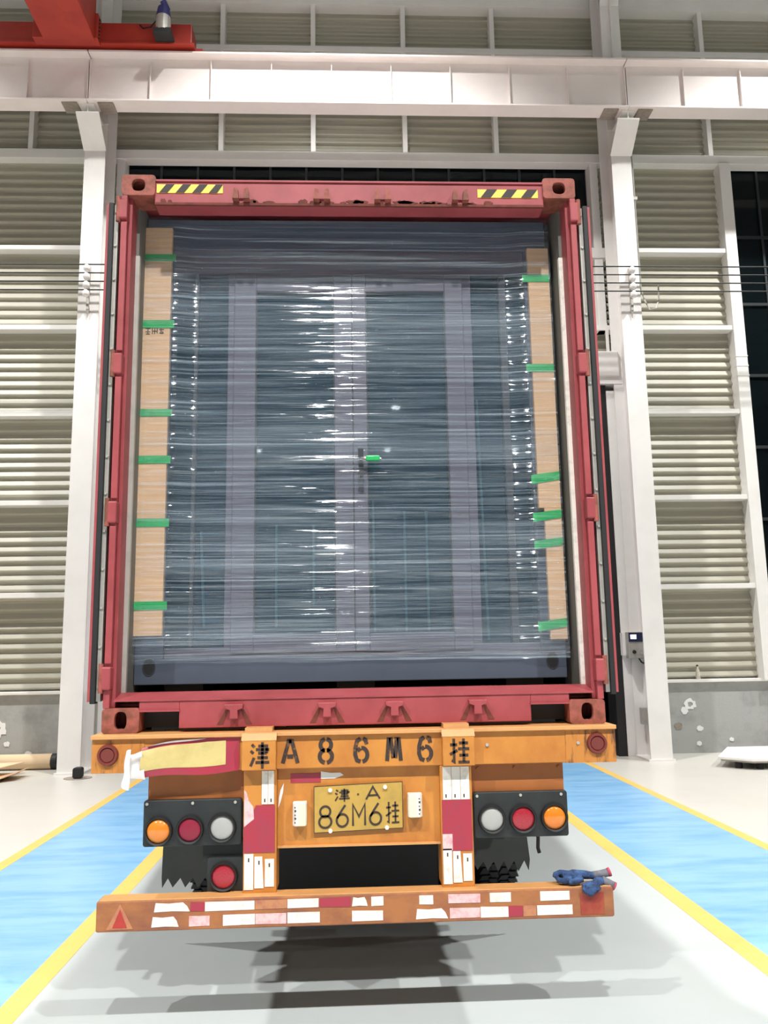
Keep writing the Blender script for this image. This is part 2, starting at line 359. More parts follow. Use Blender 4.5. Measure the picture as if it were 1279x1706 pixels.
# concrete plinths with white plaster patches
def splat(cx, cz, r, seed, ring=True):
    rnd = random.Random(seed); n = 22; o, i = [], []
    for k in range(n):
        t = 2*math.pi*k/n; q = r*(0.85+0.4*rnd.random()); o.append((cx+q*math.cos(t)*1.2, cz+q*math.sin(t)))
        q2 = r*(0.38+0.22*rnd.random()) if ring else 0.001
        i.append((cx+q2*math.cos(t)*1.2, cz+q2*math.sin(t)))
    return o, i
for nm, x0, x1, sp in (('baseboard_left', -13.2, -4.06, [(-5.46, .60, .13), (-5.60, .50, .08), (-5.28, .36, .035), (-4.95, .21, .04), (-5.6, .82, .02)]),
                       ('baseboard_right', 4.59, 14.0, [(5.42, .76, .075), (5.32, .66, .05), (5.2, .42, .05), (5.55, .38, .04), (5.52, .15, .035), (6.05, .2, .03)])):
    p = struct(MB().box(x0, x1, 9.30, 9.56, 0, 1.12).build(nm, M_CONC))
    MB().box(x0, x1, 9.24, 9.40, 1.10, 1.15).build('sill_ledge', M_WHITE, p, bevel=0.008)
    for k, (cx, cz, r) in enumerate(sp):
        o, i = splat(cx, cz, r, k+3, ring=r > 0.06)
        MB().ring(o, i, 9.292, 9.305).build('plaster_patch', M_PLASTER if k != 2 or x0 < 0 else M_WEDGE, p)
# tall night window on the right
w1 = struct(MB().box(6.80, 11.62, 9.44, 9.47, 1.15, 10.10).build('window_1', M_NIGHT))
x = 7.40
while x < 11.6:
    MB().box(x-0.02, x+0.02, 9.41, 9.44, 1.15, 10.10).build('mullion', M_NFRAME, w1); x += 0.625
for z in (2.62, 3.76, 5.0, 6.27, 7.57, 8.83): MB().box(6.8, 11.62, 9.405, 9.44, z-0.025, z+0.025).build('transom_bar', M_NFRAME, w1)
# transom window above the door
DX0, DX1 = -3.62, 4.24
w2 = struct(MB().box(-3.78, 4.30, 9.45, 9.48, 8.50, 10.10).build('window_2', M_NIGHT))
x = -3.21
while x < 4.2:
    MB().box(x-0.02, x+0.02, 9.41, 9.45, 8.50, 10.10).build('mullion', M_NFRAME, w2); x += 0.63
for x in (-3.85, 4.36): MB().box(x-0.07, x+0.07, GY0+0.02, WY+0.1, 7.0, 10.12).build('window_jamb', M_WHITE, w2, bevel=0.005)
MB().box(-4.0, 4.5, GY0, WY+0.1, 8.32, 8.50).build('window_sill', M_WHITE, w2, bevel=0.005)
cladding(CL, CR, 7.09, 8.34, wb); girt(CL, CR, 7.09, 0.09); cladding(CL, CR, 6.0, 7.09, wb)
# roller door opening
dr = struct(MB().box(-3.98, 4.52, 8.98, 9.38, 6.12, 6.56).build('door_1', M_WHITE, bevel=0.02))
MB().box(-4.0, 4.55, 9.02, 9.5, 6.0, 6.12).build('door_header', M_WHITE, dr)
for s, xa in ((-1, DX0), (1, DX1)):
    MB().box(*sorted((xa+s*0.06, xa+s*0.24)), 9.08, 9.55, 0, 5.9).build('door_jamb', M_WHITE, dr, bevel=0.005)
    MB().box(*sorted((xa+s*0.24, xa+s*0.40)), 9.24, 9.55, 0, 6.0).build('side_panel', M_WHITE, dr)
    MB().box(*sorted((xa-s*0.08, xa+s*0.06)), 9.10, 9.50, 0, 6.0).build('rubber_guide', M_BLACK, dr)
for xx in (4.40, ): MB().box(xx-0.02, xx+0.02, 9.12, 9.17, 6.56, 7.0).build('hanger_rod', M_WHITE, dr)

# ------------------------------------------------------------------ steel columns with corbels
def column(cx, label, detail=True):
    c = empty('steel_column', (cx, 8.75, 0), label, 'column', 'crane hall columns')
    hw = 0.165
    MB().box(cx-hw, cx+hw, 8.44, 8.462, 0, 9.78).build('front_flange', M_WHITE, c)
    MB().box(cx-0.012, cx+0.012, 8.462, 9.03, 0, 15.0).build('web', M_WHITE, c)
    MB().box(cx-hw, cx+hw, 9.03, 9.052, 0, 15.0).build('rear_flange', M_WHITE, c)
    MB().box(cx-hw, cx+hw, 8.53, 8.552, 10.3, 15.0).build('upper_flange', M_WHITE, c)
    # corbel: flange sloping out to carry the runway girder
    MB().prism([(8.44, 9.76), (7.98, 10.12), (7.98, 10.145), (8.46, 9.79)], 'x', cx-hw-0.015, cx+hw+0.015).build('corbel_flange', M_WHITE, c)
    MB().prism([(8.46, 9.79), (7.99, 10.15), (7.99, 10.27), (8.46, 10.27)], 'x', cx-0.012, cx+0.012).build('corbel_web', M_WHITE, c)
    MB().box(cx-0.10, cx+0.10, 7.98, 8.5, 10.25, 10.285).build('seat_plate', M_WHITE, c)
    for s in (-1, 1):
        MB().box(*sorted((cx+s*0.16, cx+s*0.40)), 7.95, 8.22, 10.268, 10.290).build('splice_plate', M_WEDGE, c)
    MB().box(cx-0.2, cx+0.2, 8.42, 9.05, 0, 0.03).build('base_plate', M_WHITE, c)
    MB().prism([(8.552, 12.6), (8.2, 13.6), (8.2, 15.0), (8.552, 15.0)], 'x', cx-hw, cx+hw).build('rafter_haunch', M_WHITE, c)
    return c
colL = column(CL, 'white steel column left of the container beside the cardboard tube')
colR = column(CR, 'white steel column right of the container behind the door control box')
column(CL-8.64, 'white steel column standing far left past the ribbed wall')
column(CR+8.64, 'white steel column standing far right past the tall dark window')
# ------------------------------------------------------------------ crane runway girder, three lengths
def girder(x0, x1, label):
    g = empty('runway_girder', ((x0+x1)/2, 8.05, 10.29), label, 'girder', 'crane runway girders')
    a, b = x0+0.008, x1-0.008
    MB().box(a, b, 7.90, 8.20, 10.29, 10.315).build('bottom_flange', M_GIRDER, g)
    MB().box(a, b, 8.04, 8.06, 10.315, 11.12).build('web', M_GIRDER, g)
    MB().box(a, b, 7.88, 8.22, 11.12, 11.15).build('top_flange', M_GIRDER, g)
    n = int(round((x1-x0)/0.97)); 
    for k in range(n+1):
        x = min(max(x0+(x1-x0)*k/n, a+0.006), b-0.006)
        MB().box(x-0.006, x+0.006, 7.98, 8.12, 10.315, 11.06).build('stiffener', M_GIRDER, g)
    MB().box(a, b, 8.02, 8.08, 11.15, 11.20).build('rail', M_GALV, g)
    return g
girder(CL-8.64, CL, 'white runway girder length left of the left column, under the red crane end')
girder(CL, CR, 'long white runway girder length spanning between the two columns above the container')
girder(CR, CR+8.64, 'white runway girder length right of the right column')
# ------------------------------------------------------------------ overhead crane
cr = empty('overhead_crane', (-4.3, 8.05, 11.2), 'red overhead travelling crane resting on the runway girder at top left', 'crane')
MB().box(-7.2, -2.43, 7.84, 8.24, 11.23, 11.60).build('end_carriage', M_CRANE, cr, bevel=0.01)
MB().box(-7.25, -2.38, 7.80, 8.28, 11.205, 11.235).build('carriage_flange', M_CRANE, cr)
MB().box(-2.44, -2.28, 7.95, 8.15, 11.205, 11.25).build('buffer', M_CRANE, cr)
MB().prism([(7.70, 11.16), (-20, 11.16), (-20, 12.5), (7.70, 12.5)], 'x', -4.68, -3.90).build('bridge_girder', M_CRANE, cr, bevel=0.01)
MB().box(-4.85, -3.85, 7.66, 7.84, 11.18, 11.62).build('end_plate', M_CRANE, cr, bevel=0.01)
for k in range(6): MB().cyl((-3.868, 7.72, 11.22+k*0.065), (-3.835, 7.72, 11.22+k*0.065), 0.016, 8).build('bolt', M_DARK, cr)
mo = MB().cyl((-2.84, 7.66, 11.30), (-2.84, 7.66, 11.55), 0.115, 20).build('motor', M_GALV, cr, smooth=False)
MB().cyl((-2.84, 7.66, 11.55), (-2.84, 7.66, 11.72), 0.12, 20, 0.09).build('motor_fan_cover', M_MOTOR, mo)
MB().box(-2.98, -2.70, 7.56, 7.84, 11.24, 11.31).build('gearbox', M_DARK, cr)
MB().cyl((-2.78, 7.66, 11.68), (-2.84, 7.6, 11.80), 0.05, 12).build('terminal_box', M_MOTOR, mo)
MB().tube([(-2.95, 7.66, 11.5), (-3.05, 7.7, 11.42), (-3.18, 7.78, 11.46), (-3.25, 7.83, 11.56)], 0.012).build('motor_cable', M_BLACK, cr)
# ------------------------------------------------------------------ conductor wires and insulators
ins = []
for cx, nm in ((CL, 'left'), (CR, 'right')):
    b = empty('insulator_bracket', (cx, 8.40, 7.05), 'white four-insulator conductor bracket on the %s column' % nm, 'insulator', 'conductor brackets')
    MB().box(cx-0.02, cx+0.02, 8.39, 8.44, 7.03, 7.75).build('bracket_bar', M_GALV, b)
    for z in (7.67, 7.53, 7.39, 7.25):
        MB().lathe([(0.0, -0.055), (0.035, -0.05), (0.055, -0.02), (0.055, 0.02), (0.035, 0.05), (0.0, 0.055)], (cx, 8.30, z), 'z', 14).build('insulator', M_WHITE, b, smooth=True)
        MB().cyl((cx, 8.30, z), (cx, 8.39, z), 0.015, 8).build('stem', M_GALV, b)
    MB().cyl((cx, 8.42, 6.90), (cx, 8.42, 7.05), 0.004, 8, 0.03).build('tail', M_GALV, b)
for k, z in enumerate((7.72, 7.58, 7.44, 7.30)):
    tag(MB().tube([(-12.7, 8.28, z), (CL, 8.28, z), (0.3, 8.28, z-0.01), (CR, 8.28, z), (13.3, 8.28, z)], 0.011, 8).build('conductor_wire', M_DARK), '%s dark conductor wire running behind the container' % ('topmost', 'second from top', 'third from top', 'lowest')[k], 'wire', 'crane conductor wires')
# conduit on right column
cd = tag(MB().tube([(4.79, 8.50, 10.2), (4.79, 8.50, 7.5), (4.79, 8.50, 7.42)], 0.016, 8).build('conduit', M_GALV), 'thin grey conduit running down the right edge of the right column', 'conduit')
for z in (9.0,): MB().box(4.74, 4.83, 8.47, 8.53, z, z+0.05).build('clip', M_GALV, cd)
tag(MB().tube([(4.79, 8.49, 7.42), (4.80, 8.40, 7.2), (4.86, 8.36, 7.02), (4.97, 8.36, 7.05), (5.02, 8.36, 7.2), (5.01, 8.32, 7.42)], 0.012, 8).build('cable_loop', M_GALV), 'short grey cable loop hanging beside the right insulator bracket', 'cable')
# ------------------------------------------------------------------ shipping container
ZC = 1.325; LEN = 12.19
ct = empty('shipping_container', (0, 0, ZC), 'faded red shipping container with its doors swung open, loaded with a wrapped unit', 'container')
def Zc(z): return ZC+z
for sx in (-1, 1):
    for top in (0, 1):
        for far in (0, 1):
            cx, cz = sx*1.130, Zc(0.059 if not top else 2.837)
            y0, y1 = (0.0, 0.165) if not far else (LEN-0.165, LEN)
            hw = 0.089; z0, z1 = cz-0.059, cz+0.059
            a, b = (0.034, 0.034) if top else (0.029, 0.042)
            n = 32
            o = rrect(cx, cz, hw, 0.059, 0.018, 8); i = oval(cx, cz+(0.0), a, b, 32, 2.6)
            m = MB(); m.ring(o, i, y0, y0+0.028)
            m.ring(rrect(cx, cz, hw, 0.059, 0.018, 8), rrect(cx, cz, hw-0.02, 0.04, 0.01, 8), y0+0.028, y1)
            m.box(cx-hw+0.01, cx+hw-0.01, y1-0.012, y1-0.002, z0+0.01, z1-0.01)
            m.build('corner_casting', M_RUST, ct, bevel=0.003)
# header with cam keepers and hazard tape
MB().box(-1.045, 1.045, 0.012, 0.13, Zc(2.732), Zc(2.862)).build('door_header', M_RED, ct, bevel=0.004)
MB().prism([(0.004, Zc(2.862)), (0.004, Zc(2.872)), (0.25, Zc(2.896)), (0.25, Zc(2.862))], 'x', -1.045, 1.045).build('header_cap', M_RED, ct)
MB().box(-1.04, 1.04, 0.006, 0.02, Zc(2.728), Zc(2.741)).build('drip_rail', M_RUSTSTAIN, ct)
for x in (-0.585, -0.157, 0.169, 0.587):
    for s in (-1, 1):
        MB().prism([(x+s*0.012, Zc(2.748)), (x+s*0.045, Zc(2.748)), (x+s*0.036, Zc(2.81)), (x+s*0.016, Zc(2.80))], 'y', -0.03, 0.014).build('cam_keeper', M_RUST, ct)
    MB().box(x-0.022, x+0.022, 0.002, 0.014, Zc(2.765), Zc(2.80)).build('keeper_plate', M_RED, ct)
def hazard(x0, x1, z0, z1, nb, ph):
    base = MB().box(x0, x1, 0.0085, 0.0125, z0, z1).build('hazard_tape', M_HYEL, ct)
    w = (x1-x0)/nb; h = z1-z0
    for k in range(-1, nb+1):
        a = x0+(k+ph)*w; pts = [(a, z0), (a+0.5*w, z0), (a+0.5*w+h*0.75, z1), (a+h*0.75, z1)]
        pts = [(min(max(px, x0), x1), pz) for px, pz in pts]
        if max(p[0] for p in pts)-min(p[0] for p in pts) < 0.01: continue
        MB().prism(pts, 'y', 0.0065, 0.0090).build('black_stripe', M_HBLK, base)
hazard(-1.035, -0.685, Zc(2.797), Zc(2.846), 4, 0.15)
hazard(0.685, 1.015, Zc(2.783), Zc(2.831), 3, 0.15)
# rust blotches along the header edge and the sill plate
rr_ = random.Random(11)
hd = [o for o in ct.children if o.name.startswith('door_header')][0]
for k in range(26):
    x = rr_.uniform(-1.0, 1.0) if k % 3 else rr_.uniform(-0.2, 0.8); w = rr_.uniform(0.008, 0.05); h = rr_.uniform(0.004, 0.016)
    pts = [(x+w*math.cos(t)*rr_.uniform(0.6, 1.1), Zc(2.744)+h*(0.6+math.sin(t))*rr_.uniform(0.6, 1.1)) for t in [2*math.pi*i/11 for i in range(11)]]
    MB().prism(pts, 'y', 0.0095, 0.0135).build('rust_blotch', M_RUSTSTAIN, hd)
# sill
MB().box(-0.855, 0.855, 0.012, 0.13, Zc(0.018), Zc(0.15)).build('door_sill', M_RED, ct, bevel=0.004)
for s in (-1, 1):
    MB().box(*sorted((s*0.855, s*1.045)), 0.012, 0.13, Zc(0.098), Zc(0.15)).build('sill_end', M_RED, ct)
    MB().box(*sorted((s*0.855, s*1.045)), 0.10, 0.13, Zc(0.018), Zc(0.098)).build('recess_dark_back', M_BLACK, ct)  # black plate stands in for the shade inside the recess
    MB().box(*sorted((s*0.850, s*1.045)), 0.002, 0.012, Zc(0.098), Zc(0.106)).build('recess_lip', M_RED, ct)
MB().prism([(0.006, Zc(0.148)), (0.006, Zc(0.156)), (0.14, Zc(0.186)), (0.14, Zc(0.148))], 'x', -1.165, 1.165).build('sill_plate', M_RED, ct)
for x in (-0.589, -0.143, 0.183, 0.588):
    k = MB().prism([(x-0.045, Zc(0.128)), (x+0.045, Zc(0.128)), (x+0.042, Zc(0.108)), (x+0.018, Zc(0.10)), (x+0.02, Zc(0.06)), (x-0.02, Zc(0.06)), (x-0.018, Zc(0.10)), (x-0.042, Zc(0.108))], 'y', -0.028, 0.014).build('cam_keeper', M_RED, ct, bevel=0.003)
    for s in (-1, 1):
        MB().prism([(x+s*0.03, Zc(0.10)), (x+s*0.045, Zc(0.10)), (x+s*0.085, Zc(0.03)), (x+s*0.055, Zc(0.03))], 'y', 0.0105, 0.0130).build('rust_stain', M_RUSTSTAIN, k)
# corner posts, hinges and doors
for s in (-1, 1):
    pm = MB()
    pm.box(*sorted((s*1.185, s*1.216)), 0.0, 0.14, Zc(0.118), Zc(2.778))
    pm.box(*sorted((s*1.166, s*1.186)), 0.035, 0.14, Zc(0.118), Zc(2.778))
    po = pm.build('corner_post', M_RED, ct, bevel=0.003)
    for z in (2.69, 1.84, 1.07, 0.26):
        h = MB().box(*sorted((s*1.178, s*1.236)), -0.022, 0.05, Zc(z-0.055), Zc(z+0.055)).build('hinge_lug', M_RED, po, bevel=0.008)
        MB().cyl((s*1.226, -0.012, Zc(z-0.07)), (s*1.226, -0.012, Zc(z+0.07)), 0.012, 10).build('hinge_pin', M_RUST, po)
    for z0, z1 in ((0.33, 1.00), (1.14, 1.77), (1.91, 2.62)):
        MB().box(*sorted((s*1.180, s*1.212)), -0.012, 0.002, Zc(z0), Zc(z1)).build('post_rib', M_RED, po, bevel=0.003)
    # door folded back along the side wall
    d = MB().box(*sorted((s*1.240, s*1.290)), 0.050, 1.19, Zc(0.15), Zc(2.73)).build('door', M_RED, ct, bevel=0.004)
    MB().box(*sorted((s*1.280, s*1.292)), 0.004, 0.052, Zc(0.15), Zc(2.73)).build('door_edge_lip', M_RED, d)
    MB().box(*sorted((s*1.254, s*1.280)), 0.0, 0.05, Zc(0.14), Zc(2.735)).build('gasket', M_BLACK, d, bevel=0.004)
    MB().box(*sorted((s*1.234, s*1.254)), 0.02, 0.050, Zc(0.15), Zc(2.73)).build('gasket_strip', M_GALV, d)
    for k in range(14):
        z = Zc(0.22+k*0.19); MB().cyl((s*1.245, 0.021, z), (s*1.245, 0.012, z), 0.007, 8).build('rivet', M_GALV, d)
    for yb in (0.35, 0.85):      # locking bars on what is now the inner side
        MB().cyl((s*1.232, yb, Zc(0.12)), (s*1.232, yb, Zc(2.76)), 0.016, 10).build('locking_bar', M_GALV, d)
    # corrugated side wall
    vs = []; y = 0.14; prof = []
    while y < LEN-0.2:
        for dy, dx in ((0.0, 0), (0.07, 0), (0.14, 0.036), (0.21, 0.036)):
            prof.append((1.21-dx, min(y+dy, LEN-0.16)))
        y += 0.28
    vs = [(s*x, y, Zc(0.16)) for x, y in prof]+[(s*x, y, Zc(2.84)) for x, y in prof]; m = len(prof)
    MB().add(vs, [(i, i+1, m+i+1, m+i) for i in range(m-1)]).build('side_wall', M_RED, ct)
    MB().box(*sorted((s*1.150, s*1.168)), 0.14, 11.9, Zc(0.17), Zc(2.83)).build('inner_lining', M_INNER, ct)
    MB().box(*sorted((s*1.144, s*1.168)), 0.135, 0.16, Zc(0.17), Zc(2.50)).build('lining_edge', M_GALV if s < 0 else M_RWHITE, ct)  # right edge white, left grey: stronger light on the right painted in
    MB().box(*sorted((s*1.17, s*1.216)), 0.14, LEN-0.15, Zc(2.82), Zc(2.885)).build('top_side_rail', M_RED, ct)
    MB().box(*sorted((s*1.17, s*1.216)), 0.14, LEN-0.15, Zc(0.03), Zc(0.17)).build('bottom_side_rail', M_RED, ct)
MB().box(-1.17, 1.17, 0.13, LEN-0.1, Zc(2.85), Zc(2.872)).build('roof', M_RED, ct)
MB().box(-1.17, 1.17, 0.13, LEN-0.1, Zc(0.13), Zc(0.166)).build('cargo_floor', M_WOOD, ct)
MB().box(-1.16, 1.16, LEN-0.12, LEN-0.05, Zc(0.13), Zc(2.85)).build('end_wall', M_RED, ct)

# ------------------------------------------------------------------ wrapped door unit inside the container
CY = 0.30
cg = empty('wrapped_door_unit', (0, 0.9, Zc(0.166)), 'dark grey double-door unit under clear stretch film, standing inside the container', 'cargo')
def fbox(name, x0, x1, z0, z1, m=M_FRAME, y0=CY, d=0.10, bevel=0.004, parent=cg): return MB().box(x0, x1, y0, y0+d, Zc(z0), Zc(z1)).build(name, m, parent, bevel=bevel)
bt = fbox('base_rail', -1.148, 1.118, 0.214, 0.345, M_FRAMEB, CY, 0.16)
for x in (-1.071, 1.042):
    MB().prism(oval(x, Zc(0.304), 0.028, 0.040, 24), 'y', CY-0.0025, CY+0.004).build('hole_dark_disc', M_BLACK, bt)  # flat black disc stands in for the dark inside of the hole
    MB().ring(oval(x, Zc(0.304), 0.033, 0.045, 24), oval(x, Zc(0.304), 0.028, 0.040, 24), CY-0.004, CY+0.004).build('hole_rim', M_DKFRAME, bt)
for x in (-0.9, 0, 0.9): MB().box(x-0.1, x+0.1, CY+0.05, 1.4, Zc(0.166), Zc(0.214)).build('skid', M_BLACK, cg)
fbox('top_rail', -1.148, 1.114, 2.62, 2.80, M_FRAMEB, CY, 0.16)
fbox('corner_upright', -1.148, -1.00, 0.345, 2.62, M_FRAMEB, CY, 0.16); fbox('corner_upright', 0.985, 1.118, 0.345, 2.62, M_FRAMEB, CY, 0.16)
fbox('lintel', -1.0, 0.985, 2.48, 2.62, M_FRAME, CY+0.01)
fbox('threshold', -1.0, 0.985, 0.345, 0.40, M_FRAME, CY+0.01)
fbox('jamb', -0.69, -0.655, 0.40, 2.48, M_FRAME, CY+0.01); fbox('jamb', 0.625, 0.675, 0.40, 2.48, M_FRAME, CY+0.01)
def leaf(x0, x1, sl, sr, zb=0.37, zt=2.475):
    l = fbox('door_leaf', x0, x0+sl, zb, zt, M_FRAME, CY-0.002, 0.06)
    fbox('stile', x1-sr, x1, zb, zt, M_FRAME, CY-0.002, 0.06, parent=l)
    fbox('rail', x0+sl, x1-sr, zt-0.10, zt, M_FRAME, CY-0.001, 0.055, parent=l); fbox('rail', x0+sl, x1-sr, zb, 0.462, M_FRAME, CY-0.001, 0.055, parent=l)
    MB().box(x0+sl-0.005, x1-sr+0.005, CY+0.022, CY+0.030, Zc(0.455), Zc(zt-0.09)).build('glass_pane', M_PANE, l)
    for xa in (x0+sl, x1-sr-0.006): fbox('glazing_gasket', xa, xa+0.006, 0.462, zt-0.10, M_BLACK, CY+0.004, 0.02, 0, parent=l)
    return l
leaf(-0.655, -0.002, 0.12, 0.098); l2 = leaf(0.002, 0.625, 0.075, 0.10)
MB().box(-0.0025, 0.0025, CY-0.004, CY+0.03, Zc(0.37), Zc(2.475)).build('meeting_gap', M_BLACK, cg)
for a, b in ((-1.0, -0.69), (0.675, 0.985)):
    MB().box(a, b, CY+0.03, CY+0.04, Zc(0.40), Zc(2.48)).build('side_light', M_PANE, cg)
fbox('side_mullion', 0.835, 0.875, 0.40, 2.48, M_DKFRAME, CY+0.012, 0.06); fbox('side_mullion', -0.875, -0.855, 0.40, 2.48, M_DKFRAME, CY+0.012, 0.06)
# lock plate, lever wound with green tape, key cylinder
lk = MB().box(0.025, 0.055, CY-0.014, CY-0.002, Zc(1.22), Zc(1.46)).build('lock_plate', M_DKFRAME, cg, bevel=0.003)
MB().tube([(0.04, CY-0.014, Zc(1.395)), (0.04, CY-0.05, Zc(1.395)), (0.06, CY-0.055, Zc(1.395)), (0.15, CY-0.052, Zc(1.393))], 0.009, 10).build('lever_handle', M_CHROME, lk)
MB().box(0.065, 0.142, CY-0.068, CY-0.040, Zc(1.38), Zc(1.41)).build('taped_lever', M_GTAPE, lk, bevel=0.008)
MB().cyl((0.040, CY-0.014, Zc(1.31)), (0.040, CY-0.020, Zc(1.31)), 0.008, 12).build('key_cylinder', M_CHROME, lk)
# slim pale upright bars behind the glass, dark packing behind
for x, z0, z1, ln in ((-0.80, 0.50, 1.02, 0.06), (-0.42, 0.50, 1.05, 0), (-0.22, 0.62, 1.05, 0), (0.105, 0.47, 1.18, 0), (0.275, 0.47, 1.12, 0), (0.395, 0.47, 1.12, 0), (0.715, 0.42, 1.75, 0.05)):
    MB().prism([(x-0.006, Zc(z0)), (x+0.006, Zc(z0)), (x+0.006-ln*0.4, Zc(z1)), (x-0.006-ln*0.4, Zc(z1))], 'y', CY+0.042, CY+0.055).build('pale_bar', M_STRIP, cg)
MB().box(-0.45, -0.12, CY+0.07, CY+0.12, Zc(0.47), Zc(0.72)).build('packed_panel', M_FRAMEB, cg)
MB().box(0.10, 0.30, CY+0.09, CY+0.14, Zc(0.47), Zc(1.15)).build('packed_panel', M_FRAMEB, cg)
MB().box(0.30, 0.5, CY+0.20, CY+0.24, Zc(0.47), Zc(1.15)).build('packed_panel', M_DKFRAME, cg)
MB().box(-1.14, 1.11, CY+0.35, 1.55, Zc(0.214), Zc(2.78)).build('rear_module', M_DKFRAME, cg)
# cardboard edge guards with green tape
for side, x0, x1, z0, z1, tapes in (
    (-1, -1.152, -1.003, 0.465, 2.735, ((2.555, .040), (2.165, .044), (1.66, .040), (1.40, .042), (1.058, .044), (0.62, .044))),
    (1, 1.002, 1.118, 0.415, 2.623, ((2.44, .042), (1.91, .044), (1.285, .046), (1.075, .044), (0.925, .040), (0.49, .044)))):
    cb = MB()
    if side < 0:
        cb.box(x0, x1, CY-0.030, CY-0.001, Zc(z0), Zc(z1)); cb.box(x0-0.004, x0, CY-0.030, CY+0.18, Zc(z0), Zc(z1))
    else:
        cb.box(x0, x1, CY-0.030, CY-0.001, Zc(1.12), Zc(z1)); cb.box(x0+0.03, x1, CY-0.028, CY-0.001, Zc(z0), Zc(1.15)); cb.box(x1, x1+0.004, CY-0.03, CY+0.18, Zc(z0), Zc(z1))
    cb = cb.build('cardboard_edge_guard', M_CARD, cg)
    for k, (tz, h) in enumerate(tapes):
        a, b = (x0-0.002, x1+0.022) if side < 0 else (x0-0.035, x1+0.004)
        sl = 0.0 if side < 0 else (0.012 if k > 1 else 0.0)
        MB().prism([(a, Zc(tz-h/2-sl)), (b, Zc(tz-h/2+sl)), (b, Zc(tz+h/2+sl)), (a, Zc(tz+h/2-sl*0.6))], 'y', CY-0.034, CY-0.029).build('green_tape', M_GTAPE, cb)
    if side < 0:     # printed characters half under the tape, upside down
        m = MB()
        for k, xx in enumerate((-1.135, -1.098, -1.061)):
            for st in (([(0,1),(1,1)], [(.5,1),(.5,0)], [(0,.4),(1,.4)], [(.1,0),(.9,0)]), ([(0,0),(0,1)], [(.5,0),(.5,1)], [(1,.1),(1,1)], [(0,.5),(1,.5)]), ([(0,.8),(1,.8)], [(.4,1),(.4,0)], [(.7,.5),(.7,0)], [(0,.2),(1,.2)]))[k]:
                ribbon(m, [(xx+0.026*p[0], Zc(2.108+0.032*p[1])) for p in st], 0.005, CY-0.0312, CY-0.0298)
        m.build('printed_marks', M_INK, cb)
# the film itself: a wrinkled sheet around front and sides
def film():
    nx, nz = 110, 420; rnd = random.Random(3)
    wr = [(rnd.uniform(0.3, 2.82), rnd.uniform(-1.2, 1.2), rnd.uniform(0.006, 0.025), rnd.uniform(0.3, 1.2), rnd.choice((-0.08, -0.06, 0.0, 0.01, -0.01, 0.02, 0.0, -0.02)), rnd.uniform(0.002, 0.006)) for _ in range(90)]
    wr += [(rnd.uniform(0.35, 1.35), rnd.uniform(-0.5, 1.1), rnd.uniform(0.005, 0.014), rnd.uniform(0.25, 0.7), rnd.choice((-0.09, -0.05, 0.0, 0.0)), rnd.uniform(0.002, 0.005)) for _ in range(60)]
    vs, fs = [], []
    half = 1.158
    for j in range(nz+1):
        zt = j/nz
        for i in range(nx+1):
            u = -1.32+2.64*i/nx           # unrolled distance across front and both sides
            zb = 0.318+0.004*math.sin(u*5)+0.003*math.sin(u*13+1)
            z = zb+(2.795-zb)*zt
            x = max(-half, min(half-0.03, u)); over = max(0, abs(u)-half)
            edge = min(1.0, max(0.0, (abs(x)-0.84)/0.17)); edge = edge*edge*(3-2*edge)
            y = CY-0.012-0.028*edge
            for (wz, wx, ww, wl, sl, am) in wr:
                dz = z-(wz+sl*(x-wx)); 
                if abs(dz) < 3*ww: y -= am*math.exp(-(dz/ww)**2)*math.exp(-((x-wx)/wl)**2)
            if over > 0: y = y+over
            vs.append((x, y, Zc(z)))
    for j in range(nz):
        for i in range(nx):
            a = j*(nx+1)+i; fs.append((a, a+1, a+nx+2, a+nx+1))
    return MB().add(vs, fs).build('stretch_film', M_FILM, cg, smooth=True)
film()

# ------------------------------------------------------------------ semi-trailer
tr = empty('semi_trailer', (0, 1.35, 0), 'orange container semi-trailer with number plate and worn red and white bumper', 'trailer')
BY = -0.05
eb = MB().box(-1.24, 1.24, BY, 0.16, 1.152, 1.305).build('end_beam', M_ORANGE, tr, bevel=0.004)
MB().box(-1.246, 1.246, BY-0.022, 0.18, 1.305, 1.3245).build('top_plate', M_BUMPT, eb, bevel=0.003)
for s in (-1, 1):
    MB().box(*sorted((s*1.0, s*1.243)), BY-0.003, BY+0.05, 1.150, 1.305).build('rusty_end', M_ORANGE2, eb)
    x, z = (-1.168, 1.233) if s < 0 else (1.152, 1.239)
    MB().lathe([(0.0, -0.012), (0.030, -0.012), (0.033, -0.008), (0.036, -0.016), (0.046, -0.016), (0.050, 0.0)], (x, BY-0.003, z), 'y', 28).build('round_reflector', M_BROWN, eb, smooth=False)
    x0, x1 = (-0.539, -0.380) if s < 0 else (0.401, 0.553)
    b = MB().prism([(BY-0.055, 1.155), (BY, 1.150), (BY, 1.318), (BY-0.035, 1.318), (BY-0.055, 1.292)], 'x', x0, x1).build('stencil_block', M_ORANGE, tr, bevel=0.004)
    MB().prism([(BY-0.0568, 1.290), (BY-0.035, 1.3205), (BY, 1.3205), (BY, 1.316), (BY-0.034, 1.316), (BY-0.0552, 1.289)], 'x', x0-0.002, x1+0.002).build('block_cap', M_BUMPT, b)
    MB().box(x0+0.01, x1-0.02, BY-0.02, 0.02, 1.3245, 1.345).build('stop_lug', M_BUMPT, b)
    m = MB()
    if s < 0: glyph(m, GLYPH, 'jin', x0+0.040, 1.168, 0.088, 0.112, 0.0125, BY-0.0570, BY-0.0545)
    else: glyph(m, GLYPH, 'gua', x0+0.036, 1.168, 0.088, 0.112, 0.0125, BY-0.0570, BY-0.0545)
    m.build('stencil_character', M_INK, b)
